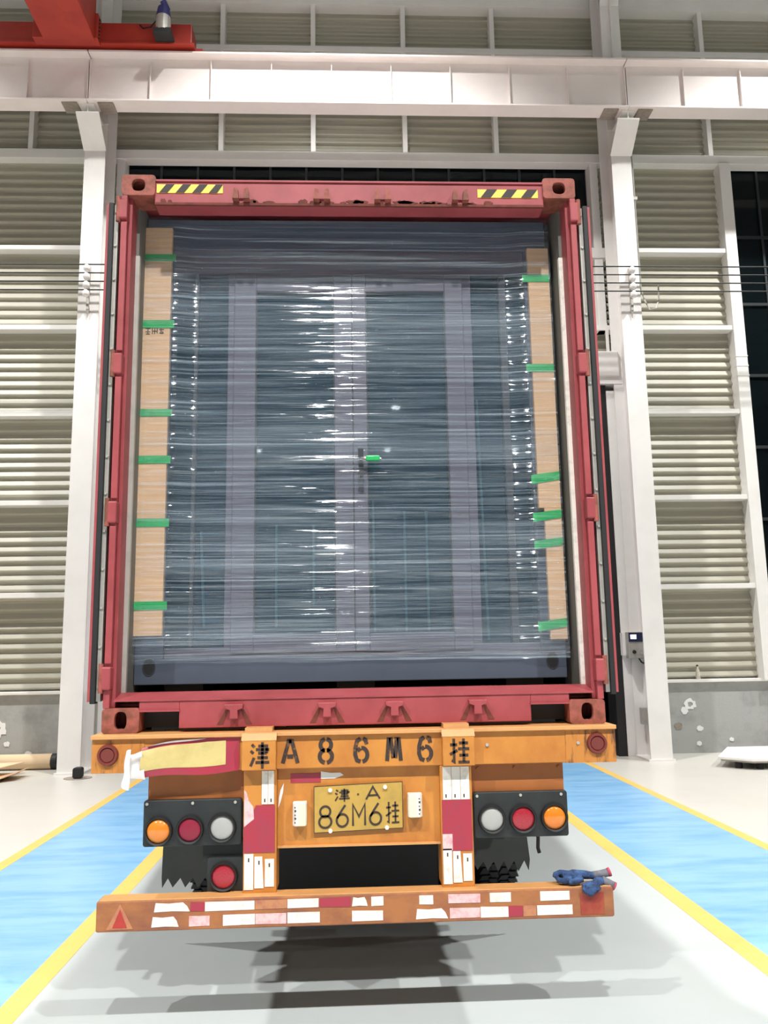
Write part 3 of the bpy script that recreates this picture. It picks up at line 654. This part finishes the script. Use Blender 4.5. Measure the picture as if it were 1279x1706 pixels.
for ch, x in (('A', -0.318), ('8', -0.150), ('6', 0.018), ('M', 0.172), ('6', 0.322)):
    m = MB(); glyph(m, STENCIL, ch, x-0.034, 1.178, 0.070, 0.108, 0.0185, BY-0.0022, BY+0.001)
    m.build('stencil_character', M_INK, eb)
for x in (0.62, 1.06): MB().cyl((x, BY-0.008, 1.243), (x, BY, 1.243), 0.008, 8).build('bolt', M_GALV, eb)
# peeling reflective sheet
def sheet(u, v, lift=0.0):
    x = -1.01+0.455*u; zlo = 1.128+0.022*u; zhi = 1.262+0.046*min(1, u*1.5)
    z = zlo+(zhi-zlo)*v
    y = BY-0.006-lift-0.030*(1-u)**2*math.sin(math.pi*min(1, v*0.8+0.15))-0.012*max(0, 0.5-v)
    return (x, y, z+0.006*math.sin(7*u))
def sheet_mesh(u0, u1, v0, v1, lift, nu=18, nv=8):
    vs = [sheet(u0+(u1-u0)*i/nu, v0+(v1-v0)*j/nv, lift) for j in range(nv+1) for i in range(nu+1)]
    return MB().add(vs, [(j*(nu+1)+i, j*(nu+1)+i+1, (j+1)*(nu+1)+i+1, (j+1)*(nu+1)+i) for j in range(nv) for i in range(nu)])
sh = sheet_mesh(0, 1, 0, 1, 0).build('peeling_sheet', M_RRED, tr, smooth=True)
sheet_mesh(0.0, 0.86, 0.22, 0.90, 0.0015).build('yellow_panel', M_STICKY, sh, smooth=True)
# curled white corner: the loose end of the sheet rolls forward and back over itself
vs = []; nu, nv = 14, 10
for j in range(nv+1):
    v = j/nv; w = 0.105*(1-0.35*v)
    for i in range(nu+1):
        t = i/nu; a = 2.5*t
        x = -0.985-w*math.sin(a)*0.95-0.020*v; y = BY-0.030-0.030*(1-math.cos(a))-0.010*math.sin(9*v+2*t); z = 1.122+0.128*v-0.022*t*(1-v)+0.014*math.sin(5*t+3*v)
        vs.append((x, y, z))
MB().add(vs, [(j*(nu+1)+i, j*(nu+1)+i+1, (j+1)*(nu+1)+i+1, (j+1)*(nu+1)+i) for j in range(nv) for i in range(nu)]).build('curled_corner', M_PAPER, sh, smooth=True)
vs = []
for i in range(25):
    u = 0.06+0.6*i/24; p = sheet(u, 1.0); h = 0.010*math.sin(math.pi*(i/24))+0.002
    vs += [(p[0], p[1]-0.001, p[2]-h*0.4), (p[0], p[1]-0.014, p[2]+h*0.4)]
MB().add(vs, [(2*i, 2*i+1, 2*i+3, 2*i+2) for i in range(24)]).build('torn_edge', M_PAPER, sh, smooth=True)
# frame posts down to the bumper with reflective strips
for x0, x1 in ((-0.535, -0.380), (0.390, 0.542)):
    p = MB().box(x0, x1, BY+0.002, 0.11, 0.60, 1.152).build('bumper_post', M_ORANGE, tr, bevel=0.005)
    f = BY+0.0005
    lx = x0+0.055 if x0 < 0 else x0+0.012
    for k in range(3):
        w = (x1-0.012-lx)/3; a = lx+k*w
        if k > 0 or x0 > 0:
            MB().box(a+0.001, a+w-0.001, f-0.002, f+0.003, 0.995, 1.145).build('white_strip', M_RWHITE, p)
            MB().box(a+0.012, a+0.018, f-0.003, f, 1.004, 1.020).build('strip_mark', M_INK2, p)
        zt = 0.775-0.012*k
        lo = 0.618+0.006*k
        a2 = x0+0.004+k*(x1-x0-0.012)/3
        MB().prism([(a2+0.002, lo), (a2+(x1-x0-0.012)/3-0.003, lo), (a2+(x1-x0-0.012)/3-(0.003 if k != 1 else 0.010), zt), (a2+0.002, zt)], 'y', f-0.002, f+0.003).build('white_strip', M_RWHITE, p)
        MB().box(a2+0.020, a2+0.026, f-0.003, f, zt-0.035, zt-0.018).build('strip_mark', M_INK2, p)
    if x0 < 0:
        MB().prism([(x0+0.002, 0.78), (x1-0.008, 0.78), (x1-0.008, 0.99), (x0+0.058, 0.99), (x0+0.03, 0.93), (x0+0.002, 0.90)], 'y', f-0.0015, f+0.003).build('red_strip', M_RRED, p)
        MB().prism([(x0+0.004, 0.895), (x0+0.03, 0.915), (x0+0.05, 0.93), (x0+0.046, 0.985), (x0+0.026, 1.01), (x0+0.014, 1.05), (x0+0.004, 1.06)], 'y', f-0.002, f+0.003).build('torn_strip', M_RPINK, p)
    else:
        MB().box(x0+0.006, x1-0.006, f-0.0015, f+0.003, 0.765, 0.993).build('red_strip', M_RRED, p)
        MB().box(x0+0.006, x0+0.052, f-0.002, f+0.003, 0.768, 0.84).build('torn_strip', M_RPINK, p)
# number plate board
pb = MB().box(-0.380, 0.392, -0.008, 0.012, 0.795, 1.152).build('plate_board', M_ORANGE, tr, bevel=0.003)
MB().box(-0.378, 0.392, -0.018, 0.010, 0.790, 0.80).build('board_lip', M_BUMPT, pb)
MB().box(-0.318, -0.175, -0.0105, -0.006, 1.082, 1.124).build('red_sticker', M_RRED, pb)
MB().prism([(-0.174, 1.098), (-0.110, 1.098), (-0.078, 1.108), (-0.066, 1.112), (-0.082, 1.124), (-0.130, 1.124), (-0.174, 1.132)], 'y', -0.0105, -0.006).build('torn_sticker', M_PAPER, pb)
MB().prism([(-0.372, 1.02), (-0.366, 1.05), (-0.350, 1.082), (-0.354, 1.04), (-0.364, 1.0), (-0.376, 0.97)], 'y', -0.0105, -0.006).build('torn_sticker', M_PAPER, pb)
TL = math.tan(math.radians(1.9))
def tilt(x, z): return z+TL*x
def trect(x0, x1, z0, z1): return [(x0, tilt(x0, z0)), (x1, tilt(x1, z0)), (x1, tilt(x1, z1)), (x0, tilt(x0, z1))]
lp = MB().prism(trect(-0.208, 0.214, 0.860, 1.073), 'y', -0.024, -0.020).build('number_plate', M_PLATE, tr, bevel=0.004)
m = MB()
for a, b in (((-0.2065, 0.8615), (0.2125, 0.8615)), ((0.2125, 0.8615), (0.2125, 1.0715)), ((0.2125, 1.0715), (-0.2065, 1.0715)), ((-0.2065, 1.0715), (-0.2065, 0.8615))):
    ribbon(m, [(a[0], tilt(*a)), (b[0], tilt(*b))], 0.003, -0.0252, -0.0235)
m.build('plate_border', M_INK2, lp)
for ch, x, z, w, h, sw in (('jin', -0.108, 0.998, 0.070, 0.056, 0.0068), ('dot', -0.016, 0.99, 0.035, 0.07, 0.008), ('A', 0.038, 1.000, 0.068, 0.056, 0.0085),
                           ('8', -0.184, 0.884, 0.060, 0.096, 0.0098), ('6', -0.104, 0.884, 0.060, 0.094, 0.0098), ('M', -0.026, 0.884, 0.062, 0.096, 0.0098), ('6', 0.053, 0.884, 0.060, 0.094, 0.0098), ('gua', 0.134, 0.884, 0.060, 0.098, 0.0078)):
    m = MB(); glyph(m, GLYPH, ch, x, tilt(x, z), w, h, sw, -0.0262, -0.0235, TL); m.build('plate_character', M_INK2, lp)
for x, z in ((-0.130, 1.052), (0.130, 1.052), (-0.130, 0.868), (0.136, 0.868)):
    MB().cyl((x, -0.034, tilt(x, z)), (x, -0.020, tilt(x, z)), 0.0095, 12).build('plate_screw', M_RWHITE, lp)
for s, x0, x1, z0, z1 in ((-1, -0.305, -0.240, 0.893, 1.000), (1, 0.236, 0.303, 0.919, 1.026)):
    lb = MB().prism([(x0, -0.010), (x0, -0.045), (x0+0.012, -0.062), (x1-0.012, -0.062), (x1, -0.045), (x1, -0.010)], 'z', z0, z1).build('plate_lamp', M_RWHITE, tr, bevel=0.004)
    a, b = ((x0+0.026, x1-0.004) if s < 0 else (x0+0.004, x1-0.026))
    MB().box(a, b, -0.0655, -0.058, z0+0.002, z1-0.002).build('lamp_cover', M_CREAM, lb, bevel=0.003)
    cxl = x0+0.013 if s < 0 else x1-0.013
    for k in range(5): MB().box(cxl-0.0045, cxl+(0.004 if k % 2 else 0.001), -0.0628, -0.060, z0+0.014+k*0.017, z0+0.020+k*0.017+0.003*(k % 2)).build('printed_mark', M_INK2, lb)
# lamp panels
def lamp(cx, cz, r, ml, parent, y=-0.02, dome=0.014):
    MB().lathe([(r*0.98, 0.004), (r*1.02, -0.018), (r*1.16, -0.022), (r*1.22, -0.012), (r*1.24, 0.004)], (cx, y, cz), 'y', 32).build('lamp_bezel', M_BLACK, parent, smooth=False)
    prof = [(r*math.sin(math.pi/2*k/7), -0.006-dome*math.cos(math.pi/2*k/7)) for k in range(8)]
    MB().lathe(prof, (cx, y, cz), 'y', 32).build('lamp_lens', ml, parent, smooth=True)
for s in (-1, 1):
    x0, x1 = (-1.003, -0.546) if s < 0 else (0.552, 1.003)
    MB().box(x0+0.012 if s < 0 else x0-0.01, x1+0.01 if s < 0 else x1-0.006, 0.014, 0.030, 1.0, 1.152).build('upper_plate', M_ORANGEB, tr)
    pn = MB().prism(rrect((x0+x1)/2, 0.915, (x1-x0)/2, 0.104, 0.012, 5), 'y', -0.020, 0.014).build('lamp_panel', M_PANELB, tr, bevel=0.004)
    cs = (-0.930, -0.785, -0.636) if s < 0 else (0.636, 0.784, 0.935)
    ms = (M_LENSO, M_LENSD, M_LENSW) if s < 0 else (M_LENSW, M_LENSR, M_LENSO)
    zz = (0.882, 0.885, 0.890) if s < 0 else (0.897, 0.896, 0.898)
    for cx, ml, cz in zip(cs, ms, zz): lamp(cx, cz, 0.054 if ml is not M_LENSD else 0.053, ml, pn, dome=0.022 if ml is M_LENSO else 0.010)
    for bx in (x0+0.016, (x0+x1)/2, x1-0.03): MB().cyl((bx, -0.026, 1.003), (bx, -0.019, 1.003), 0.007, 8).build('bolt', M_GALV, pn)
    if s > 0:
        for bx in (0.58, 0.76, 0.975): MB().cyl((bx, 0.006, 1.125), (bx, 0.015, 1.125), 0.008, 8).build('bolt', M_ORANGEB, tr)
lb = MB().prism(rrect(-0.622, 0.675, 0.082, 0.078, 0.01, 5), 'y', -0.005, 0.02).build('fog_lamp_bracket', M_PANELB, tr)
lamp(-0.628, 0.671, 0.054, M_LENSR, lb, y=-0.006, dome=0.008)
MB().box(-0.73, -0.545, 0.02, 0.05, 0.73, 0.83).build('bracket_arm', M_DARK, tr)
# bumper
bp = MB().prism(rrect(-0.003, 0.534, 1.180, 0.066, 0.010, 5), 'y', -0.10, 0.0).build('rear_bumper', M_BUMP, tr, bevel=0.006)
MB().box(-1.172, 1.168, -0.097, -0.003, 0.598, 0.6035).build('bumper_top', M_BUMPT, bp, bevel=0.002)
def bx_(px): return (px-598)*(0.00271 if px < 598 else 0.00278)
for row, items in ((0, ((257,316,'w'),(317,340,'r'),(341,423,'w'),(424,477,'f'),(478,530,'w'),(532,584,'r'),(586,612,'w'),(618,638,'w'),(697,720,'w'),(745,798,'p'),(814,849,'w'),(898,947,'w'))),
                   (1, ((253,298,'w'),(315,349,'p'),(371,424,'w'),(425,476,'p'),(478,532,'w'),(586,637,'w'),(691,744,'w'),(747,797,'p'),(798,844,'w'),(845,868,'r'),(869,890,'f'),(892,951,'w')))):
    for k, (a, b, c) in enumerate(items):
        z0, z1 = (0.548, 0.587) if row == 0 else (0.484, 0.528)
        xa, xb = bx_(a), bx_(b); j = lambda q: random.uniform(-q, q)
        pts = [(xa, z0+j(.002)), (xb, z0+j(.002)), (xb, z1+j(.002)), (xa, z1+j(.002))]
        if c == 'w' and k % 3 == 0: pts = [(xa, z0), (xa+(xb-xa)*.5, z0+.003), (xb, z0), (xb-(xb-xa)*.08, z0+(z1-z0)*.6), (xb-(xb-xa)*.2, z1), (xa+(xb-xa)*.4, z1-.004), (xa+.006, z1)]
        MB().prism(pts, 'y', -0.1022, -0.0985).build({'w': 'white_sticker', 'r': 'red_sticker', 'p': 'faded_sticker', 'f': 'worn_sticker'}[c], {'w': M_RWHITE, 'r': M_RRED, 'p': M_RPINK, 'f': M_RFADE}[c], bp)
MB().prism([(-1.135, 0.480), (-1.015, 0.480), (-1.075, 0.588)], 'y', -0.1025, -0.0985).build('triangle_outline', M_RFADE, bp)
MB().prism([(-1.108, 0.486), (-1.042, 0.486), (-1.075, 0.566)], 'y', -0.1036, -0.0985).build('triangle_reflector', mat('old_red', rgb(176,58,48), 0.5, var=0.2, scale=20), bp)
MB().box(1.02, 1.13, -0.1022, -0.0985, 0.482, 0.575).build('worn_red_patch', mat('worn_red', rgb(150,56,44), 0.5, var_col=rgb(160,84,52), scale=14), bp)
# mud flaps
for s in (-1, 1):
    if s < 0: top, bot, lw = (-1.16, -0.52), (-1.175, -0.50), 0.300
    else: top, bot, lw = (0.50, 1.005), (0.50, 1.072), 0.345
    pts = [(top[0], 1.10), (top[1], 1.10), (bot[1], lw+0.06)]
    n = 9
    for k in range(n):
        xa = bot[1]+(bot[0]-bot[1])*(k+0.15)/n; xb = bot[1]+(bot[0]-bot[1])*(k+0.55)/n
        pts += [(xa, lw+random.uniform(-.008, .008)), (xb, lw+0.055)]
    pts += [(bot[0], lw+0.0), (bot[0]+0.004*s, lw+0.06)]
    fp = MB().prism(pts, 'y', 1.25, 1.258).build('mud_flap', mat('flap_rubber', rgb(64,66,62), 0.75, var=0.25, scale=3), tr)
    if s > 0:
        m = MB()
        for k in range(3):
            xx = 0.72+0.070*k
            for st in (([(0,0),(0,1),(1,1),(1,0)], [(0,.5),(1,.5)]), ([(0,.7),(1,.7)], [(.5,1),(.5,0)], [(0,.2),(1,.2)]), ([(0,1),(0,.5),(1,.5),(1,1)], [(0,.5),(0,0),(1,0),(1,.5)]))[k]:
                ribbon(m, [(xx+0.052*p[0], 0.535+0.055*p[1]) for p in st], 0.008, 1.2475, 1.2505)
        m.build('embossed_characters', M_DARK, fp)
MB().tube([(0.865, 0.05, 0.83), (0.868, 0.045, 0.79), (0.866, 0.05, 0.745), (0.872, 0.05, 0.722)], 0.009, 8).build('strap_end', M_BLACK, tr)
# wheels: three axles with twin tyres
def make_wheel(cx, cy):
    R = 0.50
    prof = [(0.29, -0.12), (0.36, -0.135), (0.44, -0.138), (0.475, -0.125), (0.487, -0.10), (0.487, 0.10), (0.475, 0.125), (0.44, 0.138), (0.36, 0.135), (0.29, 0.12)]
    w = MB().lathe(prof, (cx, cy, R), 'x', 48).build('wheel', M_BLACK, tr, smooth=False)
    t = MB(); n = 46
    for i in range(n):
        for q, (xo, hw) in enumerate(((-0.098, 0.026), (-0.033, 0.026), (0.033, 0.026), (0.098, 0.026))):
            a0 = 2*math.pi*(i+0.5*(q % 2))/n; a1 = a0+2*math.pi*0.72/n; sk = 0.010*(1 if q % 2 else -1)
            vs = []
            for rr_ in (0.484, 0.5005):
                for a, xs in ((a0, -hw), (a0, hw), (a1, hw), (a1, -hw)):
                    sh_ = sk if a == a1 else -sk
                    vs.append((cx+xo+xs+sh_, cy+rr_*math.cos(a), R+rr_*math.sin(a)))
            t.add(vs, [(0,3,2,1),(4,5,6,7),(0,1,5,4),(1,2,6,5),(2,3,7,6),(3,0,4,7)])
    td = t.build('tread', M_BLACK, w); td['kind'] = 'stuff'
    MB().lathe([(0.0, -0.02), (0.12, -0.02), (0.15, -0.06), (0.27, -0.08), (0.295, -0.115), (0.295, 0.115), (0.27, 0.08), (0.15, 0.05), (0.0, 0.05)], (cx, cy, R), 'x', 28).build('rim', M_DARK, w)
    return w
w0 = make_wheel(0.965, 2.15)
for ya in (0, 1.31, 2.62):
    for xo in (0.965, 0.645, -0.645, -0.965):
        if ya == 0 and xo == 0.965: continue
        copy_tree(w0, tr, (xo-0.965, ya, 0))
    MB().cyl((-1.08, 2.15+ya, 0.5), (1.08, 2.15+ya, 0.5), 0.065, 14).build('axle', M_DARK, tr)
for x in (-0.46, 0.46):
    m = MB(); m.box(x-0.07, x+0.07, 0.16, LEN-0.5, 0.86, 0.875); m.box(x-0.006, x+0.006, 0.16, LEN-0.5, 0.87, 1.29); m.box(x-0.07, x+0.07, 0.16, LEN-0.5, 1.285, 1.30)
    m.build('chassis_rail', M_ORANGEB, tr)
for y in (0.75, 1.5, 2.9, 4.2, 5.5, 7.5, 9.5, 11.4):
    MB().box(-1.15, 1.15, y, y+0.1, 1.10, 1.30).build('crossmember', M_DARK, tr)
MB().box(-0.39, 0.39, 0.5, 0.56, 0.72, 0.92).build('spring_crossbeam', M_DARK, tr); MB().cyl((-0.30, 0.45, 0.78), (0.28, 0.45, 0.78), 0.05, 14).build('air_tank', M_DARK, tr)
MB().box(-0.5, 0.5, 1.252, 1.262, 0.26, 1.12).build('centre_flap', M_BLACK, tr)
MB().box(-1.16, 1.07, 1.26, 1.29, 1.0, 1.15).build('mudguard_bar', M_DARK, tr)
for x in (-1.0, 1.0): MB().cyl((x*0.46, 11.0, 0.0), (x*0.46, 11.0, 0.9), 0.06, 12).build('landing_leg', M_DARK, tr)
# ------------------------------------------------------------------ work gloves on the bumper end
def glove(name, pts_list, cuff, hem, label):
    m = MB()
    for pts, rs in pts_list: m.tube(pts, rs, 10)
    g = m.build(name, M_GLOVE, None, smooth=True)
    md = g.modifiers.new('remesh', 'REMESH'); md.mode = 'VOXEL'; md.voxel_size = 0.0035; md.use_smooth_shade = True
    ms = g.modifiers.new('smooth', 'SMOOTH'); ms.factor = 0.6; ms.iterations = 4
    MB().tube(*cuff).build('cuff', M_CUFF, g, smooth=True)
    c = MB().tube(*hem, n=14).build('hem', M_GRED, g, smooth=True)
    tag(g, label, 'glove', 'work gloves on the bumper')
    return g
T = 0.606
glove('work_glove', [
    ([(1.045, -0.055, T+.028), (1.00, -0.05, T+.034), (0.955, -0.045, T+.030)], [.020, .026, .020]),
    ([(0.99, -0.075, T+.022), (0.955, -0.08, T+.018), (0.93, -0.07, T+.022), (0.925, -0.05, T+.030)], [.014, .013, .012, .010]),
    ([(0.98, -0.05, T+.045), (0.945, -0.045, T+.048), (0.92, -0.045, T+.040), (0.915, -0.05, T+.028)], [.013, .013, .012, .010]),
    ([(0.99, -0.03, T+.036), (0.95, -0.022, T+.034), (0.925, -0.022, T+.026)], [.013, .012, .010]),
    ([(0.985, -0.02, T+.024), (0.95, -0.008, T+.018), (0.93, -0.012, T+.014)], [.012, .011, .009]),
    ([(1.04, -0.08, T+.024), (1.0, -0.095, T+.020), (0.97, -0.10, T+.018)], [.014, .013, .010]),
    ([(1.0, -0.05, T+.040), (1.06, -0.05, T+.036), (1.11, -0.045, T+.028)], [.022, .020, .016])],
    ([(1.10, -0.045, T+.030), (1.135, -0.04, T+.034), (1.172, -0.04, T+.040)], [.018, .017, .018], 14),
    ([(1.172, -0.04, T+.040), (1.184, -0.04, T+.044)], [.019, .021]),
    'dark blue work glove with open pink-red cuff lying on the bumper end')
glove('work_glove', [
    ([(1.075, -0.112, T-.004), (1.11, -0.085, T+.014), (1.14, -0.07, T+.014)], [.018, .022, .017]),
    ([(1.08, -0.118, T-.006), (1.055, -0.122, T-.016), (1.035, -0.120, T-.026)], [.014, .013, .009]),
    ([(1.08, -0.114, T+.004), (1.05, -0.118, T-.004), (1.028, -0.118, T-.014)], [.013, .012, .009]),
    ([(1.085, -0.100, T+.012), (1.05, -0.104, T+.008), (1.03, -0.108, T+.002)], [.012, .011, .009]),
    ([(1.09, -0.122, T-.010), (1.07, -0.126, T-.026), (1.055, -0.122, T-.034)], [.012, .011, .009]),
    ([(1.11, -0.108, T-.004), (1.09, -0.122, T-.018)], [.012, .009])],
    ([(1.135, -0.072, T+.016), (1.16, -0.075, T+.006), (1.184, -0.08, T-.008)], [.019, .017, .018], 14),
    ([(1.184, -0.08, T-.008), (1.191, -0.081, T-.012)], [.019, .020]),
    'lighter blue work glove hanging over the bumper front under the other glove')
# ------------------------------------------------------------------ things along the wall
tb = tag(MB().cyl((-8.2, 9.13, 0.115), (-4.52, 9.13, 0.115), 0.113, 28).build('cardboard_tube', M_CARD2), 'long beige cardboard tube lying against the concrete plinth', 'tube')
MB().cyl((-4.52, 9.13, 0.115), (-4.44, 9.13, 0.115), 0.116, 24).build('end_cap', M_DARK, tb)
def bent(name, rows, label, m):
    # rows of points across; sheet with thickness
    n = len(rows[0]); vs = [p for r in rows for p in r]; fs = []
    for j in range(len(rows)-1):
        for i in range(n-1): fs.append((j*n+i, j*n+i+1, (j+1)*n+i+1, (j+1)*n+i))
    o = MB().add(vs, fs).build(name, m); s = o.modifiers.new('thick', 'SOLIDIFY'); s.thickness = 0.012; s.offset = 1
    return tag(o, label, 'cardboard', 'cardboard by the left column')
bent('cardboard_sheet', [[(-7.2, 7.9, .10), (-6.2, 7.85, .11), (-5.6, 7.85, .12), (-4.95, 8.2, .15)], [(-7.2, 8.8, .12), (-6.2, 8.8, .13), (-5.6, 8.8, .14), (-4.80, 8.75, .16)]], 'flat beige cardboard sheet lying in front of the cardboard tube', M_CARD2)
bent('cardboard_flap', [[(-6.2, 7.55, .015), (-5.4, 7.5, .015), (-5.0, 7.62, .015), (-4.85, 7.75, .02), (-4.62, 8.0, .10)], [(-6.2, 8.5, .015), (-5.4, 8.5, .015), (-4.95, 8.5, .015), (-4.80, 8.48, .03), (-4.62, 8.45, .11)]], 'bent cardboard piece under the flat sheet left of the left column', M_CARD)
tag(MB().lathe([(0.0, 0.0), (0.19, 0.0), (0.19, 0.006), (0.0, 0.006)], (-3.82, 8.12, 0), 'z', 30).build('floor_disc', M_WEDGE), 'flat grey disc on the floor at the foot of the left column', 'disc')
tag(MB().prism(rrect(-3.80, 0.083, 0.062, 0.072, 0.03, 5), 'y', 8.00, 8.12).build('rubber_block', M_BLACK, bevel=0.008), 'black rubber block standing on the grey floor disc', 'block')
tag(MB().prism(rrect(-3.64, 0.078, 0.075, 0.076, 0.03, 5), 'y', 8.60, 8.74).build('rubber_block', M_BLACK, bevel=0.008), 'black rubber block on the floor just behind the disc by the doorway', 'block')
cx = tag(MB().prism([(5.12, 7.72), (5.44, 7.36), (7.4, 7.36), (7.4, 8.75), (5.72, 8.75)], 'z', 0.115, 0.150).build('low_platform', M_WHITE, bevel=0.004), 'low white platform on short black feet by the right wall', 'platform')
MB().prism([(5.16, 7.73), (5.45, 7.39), (7.37, 7.39), (7.37, 8.72), (5.74, 8.72)], 'z', 0.09, 0.115).build('platform_frame', M_GALV, cx)
for x, y in ((5.36, 7.62), (5.6, 7.50), (5.95, 8.5), (6.4, 7.5), (7.2, 7.5), (7.2, 8.6)): MB().cyl((x, y, 0), (x, y, 0.09), 0.05, 12).build('foot', M_BLACK, cx)
bx = empty('door_control_box', (4.45, 8.86, 1.5), 'grey door control box with a small lit screen beside the right column', 'control box')
MB().box(4.325, 4.57, 8.84, 8.98, 1.50, 1.91).build('box_body', M_GALV, bx, bevel=0.012)
MB().box(4.335, 4.56, 8.832, 8.842, 1.755, 1.898).build('navy_panel', M_NAVY, bx)
MB().box(4.365, 4.455, 8.828, 8.834, 1.80, 1.865).build('screen', M_SCREEN, bx)
MB().cyl((4.41, 8.84, 1.60), (4.41, 8.815, 1.60), 0.028, 16).build('knob', M_DARK, bx); MB().cyl((4.52, 8.84, 1.58), (4.52, 8.825, 1.58), 0.018, 12).build('button', M_CHROME, bx)
MB().box(4.28, 4.56, 8.975, 9.085, 1.55, 1.90).build('mounting_plate', M_WHITE, bx)
MB().tube([(4.50, 8.9, 1.50), (4.53, 8.88, 1.44), (4.575, 8.88, 1.42)], 0.012).build('box_cable', M_BLACK, bx)
tag(MB().box(4.47, 4.58, 8.85, 8.95, 0.50, 0.75).build('junction_box', M_GALV, bevel=0.01), 'small grey junction box low on the inner side of the right column', 'junction box')
bo = tag(MB().lathe([(0.0, 0.0), (0.035, 0.0), (0.036, 0.06), (0.03, 0.13), (0.014, 0.17), (0.014, 0.20), (0.0, 0.20)], (5.575, 9.28, 1.15), 'z', 18).build('small_bottle', mat('cloudy_plastic', rgb(212,208,194), 0.3, var=0.2, scale=20), smooth=True), 'small cloudy bottle standing on the right concrete ledge', 'bottle')
MB().cyl((5.575, 9.28, 1.35), (5.575, 9.28, 1.375), 0.016, 12).build('bottle_cap', M_DARK, bo)
tag(MB().tube([(4.02, 9.62, 4.75), (4.06, 9.60, 5.0), (4.10, 9.60, 5.3), (4.06, 9.62, 5.5)], [.03, .07, .06, .03], 10).build('hanging_sheet', M_PURPLE, smooth=True), 'bunched grey-violet plastic sheet hanging in the dark doorway', 'sheet')
# ------------------------------------------------------------------ high-bay lamps
def lamp_unit(x, y):
    l = empty('high_bay_lamp', (x, y, LAMP_Z), 'round high-bay lamp hanging from the hall roof', 'lamp', 'high-bay lamps')
    return l
def light_data(name, watts, cone, blend):
    ld = bpy.data.lights.new(name, 'SPOT'); ld.energy = watts; ld.color = LAMP_COL; ld.spot_size = math.radians(cone); ld.spot_blend = blend; ld.shadow_soft_size = 0.16
    return ld
WALL_LIGHT = light_data('wall_row_light', WALL_W, 109, 0.6); HALL_LIGHT = light_data('hall_light', LAMP_W, 116, 0.45); FAR_LIGHT = light_data('far_hall_light', FAR_W, 132, 0.4)
proto = lamp_unit(0, 0)
MB().lathe([(0.0, 0.42), (0.09, 0.42), (0.11, 0.30), (0.25, 0.05), (0.26, 0.0), (0.245, 0.0), (0.235, 0.05), (0.0, 0.06)], (0, 0, LAMP_Z), 'z', 28).build('reflector', M_LAMPSH, proto, smooth=True)
MB().lathe([(0.235, 0.0), (0.225, -0.04), (0.17, -0.085), (0.09, -0.11), (0.0, -0.118)], (0, 0, LAMP_Z), 'z', 28).build('lamp_dome', M_LAMPON, proto)
MB().cyl((0, 0, LAMP_Z+0.42), (0, 0, 16.6), 0.012, 8).build('suspension_rod', M_LAMPSH, proto)
first = True
for y, xs in LAMP_ROWS:
    for x in xs:
        l = proto if first else copy_tree(proto); first = False
        l.location = (x, y, LAMP_Z)
for l in [o for o in COL.objects if o.name.startswith('high_bay_lamp')]:
    lo = bpy.data.objects.new('high_bay_light', WALL_LIGHT if l.location.y > 0 else HALL_LIGHT if l.location.y > -15 else FAR_LIGHT); COL.objects.link(lo); lo.parent = l; lo.location = (0, 0, -0.32)
